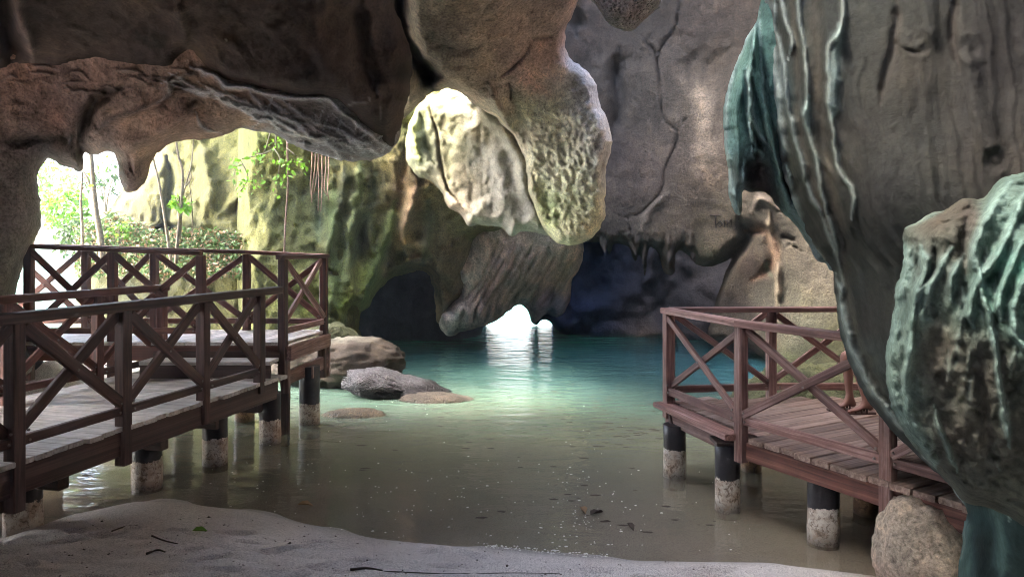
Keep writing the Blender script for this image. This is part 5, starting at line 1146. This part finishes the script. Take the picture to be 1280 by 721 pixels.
# leaf litter and creepers on the bank
ce = []
for _ in range(9000):
    a, b_ = random.uniform(95, 345), 0
    lo = np.interp(a, [95, 140, 200, 250, 300, 345], [285, 262, 288, 285, 290, 300]); b_ = random.uniform(lo, 345)
    ce.append(P(a, b_, 12.35 + (345 - b_) * 0.012 + random.gauss(0, 0.12))[:])
tag(leaf_soup('ground_creepers', ce[:5200], 0.085, 'leaf_dark', seed=3), kind='stuff')
tag(leaf_soup('leaf_litter', ce[5200:], 0.07, 'leaf_dry', seed=4), kind='stuff')
def bush(px, py, Y, rpx, n, lab, mat='leaf_dark', size=0.12, seed=1):
    c_ = P(px, py, Y); e = empty('bush', (c_.x, c_.y, c_.z - rpx * Y / F)); tag(e, lab, 'bush', 'bushes in the open gap beyond the landing')
    r = np.random.default_rng(seed); R_ = rpx * Y / F
    q_ = r.normal(0, 1, (n, 3)); q_ /= np.linalg.norm(q_, axis=1)[:, None]; q_ *= (r.uniform(0.35, 1, n) ** 0.6)[:, None] * R_
    q_ = q_[fbm(q_ + seed, R_ * 0.4, 2, seed) > -0.12] + np.array([0, 0, R_])
    for k_ in range(5):
        a = k_ * 1.25; tube('stem', [(0, 0, -0.4), (0.2 * R_ * math.cos(a), 0.2 * R_ * math.sin(a), R_ * 0.5), (0.6 * R_ * math.cos(a), 0.5 * R_ * math.sin(a), R_ * 1.5)], 0.02, 0.008, 'bark', e, n=5)
    leaf_soup('foliage', q_, size, mat, e, seed=seed)
bush(82, 262, 14.5, 30, 900, 'bright green bush low in the sky gap behind the thin saplings', 'leaf', 0.14, 1)
bush(66, 228, 17, 34, 700, 'sparse pale bush at the left side of the sky gap', 'leaf', 0.14, 2)
bush(100, 300, 13.5, 30, 700, 'dark bush at the bottom of the sky gap, above the landing handrail', 'leaf_dark', 0.12, 3)
bush(132, 225, 16, 24, 300, 'thin leaved bush beside the rock knob at the right of the sky gap', 'leaf_dark', 0.12, 4)
bush(225, 252, 11.1, 13, 90, 'small clump of lime leaves growing between the cliff saplings', 'leaf', 0.13, 5)
bush(150, 290, 12.9, 14, 130, 'small green clump on the bank at the foot of the thickest trunk', 'leaf', 0.10, 6)

# things on the beach and the water
def ground_at(px, py):
    Yv = (EYE) * F / (py - HY)
    for _ in range(12):
        zz = float(ground_z(np.array([(px - HX) / F * Yv]), np.array([Yv]))[0]); Yv = (EYE - zz) * F / (py - HY)
    return P(px, py, Yv)
def single_leaf(p_, s_, mat, label, cat='leaf', rot=None):
    me = bpy.data.meshes.new('fallen_leaf'); me.from_pydata([(a, b_, c_ * 2.5) for a, b_, c_ in LEAF], [], LEAFF); me.materials.append(M[mat])
    o = bpy.data.objects.new('fallen_leaf', me); C.objects.link(o); o.location = p_ + Vector((0, 0, 0.012)); o.scale = (s_, s_, s_)
    o.rotation_euler = (random.gauss(0, 0.15), random.gauss(0, 0.15), random.uniform(0, 6.28) if rot is None else rot); tag(o, label, cat)
single_leaf(ground_at(240, 665), 0.11, 'leaf', 'small green leaf lying alone on the sand hump', rot=0.3)
single_leaf(W0(372, 632), 0.13, 'leaf_dry', 'brown curled leaf floating near the sand hump', rot=0.1)
single_leaf(W0(725, 635), 0.13, 'leaf_dry', 'orange brown leaf floating above a darker leaf in mid shallows')
single_leaf(W0(738, 645), 0.15, 'twig', 'dark leaf floating just below the orange brown one')
single_leaf(W0(785, 655), 0.10, 'twig', 'dark leaf floating right of the pair in mid shallows')
single_leaf(ground_at(515, 702), 0.06, 'foam', 'small pale shell-like leaf on the sand near the shoreline')
def stick(pts, r, label):
    g = [ground_at(*a) + Vector((0, 0, r * 0.8)) for a in pts]; b0 = g[0].copy()
    o = tube('stick', [v - b0 for v in g], r, r * 0.5, 'twig', None, n=6); o.location = b0; tag(o, label, 'stick')
stick([(190, 670), (205, 676), (222, 680)], 0.007, 'thin dark curved stick on the sand left of the green leaf')
stick([(140, 664), (158, 658), (172, 657)], 0.006, 'short dark twig lying near the top of the sand hump')
stick([(183, 693), (197, 688), (207, 691)], 0.009, 'stubby dark twig on the sand below the curved stick')
stick([(438, 713), (458, 711), (478, 714)], 0.010, 'dark brown driftwood piece at the bottom edge of the sand')
stick([(480, 714), (560, 717), (640, 716), (700, 717)], 0.004, 'very long thin root line lying along the lower sand edge')
# pale flecks on the shallows, too many to count
V = []; Fc = []
r = random.Random(5)
spots = []
for _ in range(80): spots.append((r.gauss(640, 120), r.uniform(600, 690)))
for _ in range(90): spots.append((r.gauss(730, 30), r.uniform(585, 700)))
for _ in range(90): spots.append((r.uniform(230, 620), r.uniform(575, 670)))
for _ in range(130): spots.append((r.uniform(600, 760), 0))
for _ in range(50): spots.append((r.uniform(300, 900), r.uniform(500, 600)))
for (a, b_) in spots:
    if b_ == 0: b_ = HY + EYE * F / (np.interp((a - HX) / F * 5.1, SHX, SHY)) - r.uniform(0, 7)
    c_ = W0(a, b_)
    if c_.y < np.interp(c_.x, SHX, SHY) + 0.02: continue
    s_ = r.uniform(0.002, 0.009) * (1.5 if r.random() < 0.12 else 1); n0 = len(V); k_ = 6
    for j in range(k_):
        an_ = j / k_ * 6.283; rr = s_ * r.uniform(0.6, 1.3); V.append((c_.x + rr * math.cos(an_) * 1.3, c_.y + rr * math.sin(an_), 0.003))
    V.append((c_.x, c_.y, 0.007)); Fc += [(n0 + j, n0 + (j + 1) % k_, n0 + k_) for j in range(k_)]
me = bpy.data.meshes.new('floating_flecks'); me.from_pydata(V, [], Fc); o = link('floating_flecks', me, M['foam']); tag(o, kind='stuff')
# dark bits of weed on the shallow bottom
V = []; Fc = []
for _ in range(170):
    a, b_ = r.gauss(760, 60), r.uniform(480, 560)
    if r.random() < 0.35: a, b_ = r.uniform(440, 900), r.uniform(510, 670)
    c_ = W0(a, b_); s_ = r.uniform(0.01, 0.045); n0 = len(V)
    for j in range(5):
        an_ = j / 5 * 6.283; rr = s_ * r.uniform(0.4, 1.2); V.append((c_.x + rr * math.cos(an_) * 1.8, c_.y + rr * math.sin(an_) * 0.8, 0.002))
    V.append((c_.x, c_.y, 0.004)); Fc += [(n0 + j, n0 + (j + 1) % 5, n0 + 5) for j in range(5)]
me = bpy.data.meshes.new('floating_debris'); me.from_pydata(V, [], Fc); o = link('floating_debris', me, M['twig']); tag(o, kind='stuff')

# small bits of litter on the sand, too many to count
V = []; Fc = []
for _ in range(420):
    a, b_ = r.uniform(-60, 1100), r.uniform(640, 735)
    c_ = ground_at(a, b_)
    if c_.y > np.interp(c_.x, SHX, SHY) - 0.03: continue
    s_ = r.uniform(0.002, 0.007) * (2.2 if r.random() < 0.08 else 1); n0 = len(V); an0 = r.uniform(0, 6.28)
    for j in range(5):
        an_ = j / 5 * 6.283; u_, v_ = s_ * r.uniform(0.8, 2.0) * math.cos(an_), s_ * r.uniform(0.5, 1.0) * math.sin(an_)
        V.append((c_.x + u_ * math.cos(an0) - v_ * math.sin(an0), c_.y + u_ * math.sin(an0) + v_ * math.cos(an0), c_.z + 0.001))
    V.append((c_.x, c_.y, c_.z + s_ * 0.9 + 0.002)); Fc += [(n0 + j, n0 + (j + 1) % 5, n0 + 5) for j in range(5)]
me = bpy.data.meshes.new('sand_litter'); me.from_pydata(V, [], Fc); o = link('sand_litter', me, M['twig']); tag(o, kind='stuff')

# scratched writing on the right hand wall
def strokes(name, lines, label, r=0.011):
    base = at_wall(lines[0][0][0], lines[0][0][1]); e = empty(name, base); tag(e, label, 'scratched writing')
    for ln in lines:
        dense = []
        for (a, b_), (c_, d_) in zip(ln[:-1], ln[1:]):
            for t_ in np.linspace(0, 1, 3, endpoint=False): dense.append((lerp(a, c_, t_), lerp(b_, d_, t_)))
        dense.append(ln[-1])
        tube('stroke', [at_wall(a, b_, 0.012) - base for a, b_ in dense], r, r * 0.8, 'scratch', e, n=5, sub=2)
strokes('scratched_writing', [[(887, 269), (902, 269)], [(894, 270), (895, 285)], [(900, 276), (897, 280), (900, 284), (903, 280), (900, 276)], [(905, 275), (906, 284)], [(905, 277), (909, 275), (910, 278), (909, 284)], [(911, 278), (914, 274), (914, 282)]],
        'scratched letters reading Ton, larger, just below the faint word on the right wall')
GL = {'E': [[(3, 0), (0, 0), (0, 6), (3, 6)], [(0, 3), (2, 3)]], 'T': [[(0, 0), (4, 0)], [(2, 0), (2, 6)]], 'P': [[(0, 6), (0, 0), (3, 1), (3, 2.5), (0, 3)]], 'A': [[(0, 6), (2, 0), (4, 6)], [(1, 4), (3, 4)]], 'N': [[(0, 6), (0, 0), (3, 6), (3, 0)]], 'U': [[(0, 0), (0, 6), (3, 6), (3, 0)]], 'I': [[(1, 0), (1, 6)]]}
ls = []
for k_, ch_ in enumerate('ETNUPEI'):
    for ln in GL[ch_]: ls.append([(851 + k_ * 6.2 + a * 1.1, 252 + b_ * 1.05 - k_ * 0.4) for a, b_ in ln])
strokes('scratched_writing', ls, 'faint scratched word in small capitals on the right wall', 0.005)

# thin haze box, added to stand in for bloom around the far opening
bm = bmesh.new(); bmesh.ops.create_cube(bm, size=1.0); me = bpy.data.meshes.new('haze'); bm.to_mesh(me); bm.free()
m = bpy.data.materials.new('bloom haze'); m.use_nodes = True; nt = m.node_tree; nt.nodes.clear()
out = nt.nodes.new('ShaderNodeOutputMaterial'); pv = nt.nodes.new('ShaderNodeVolumePrincipled')
pv.inputs['Color'].default_value = (0.85, 0.9, 1.0, 1); pv.inputs['Density'].default_value = 0.005; pv.inputs['Anisotropy'].default_value = 0.8
nt.links.new(pv.outputs[0], out.inputs['Volume'])
o = link('haze', me, m); o.location = (0, 13, 3.5); o.scale = (60, 60, 15); tag(o, kind='stuff')
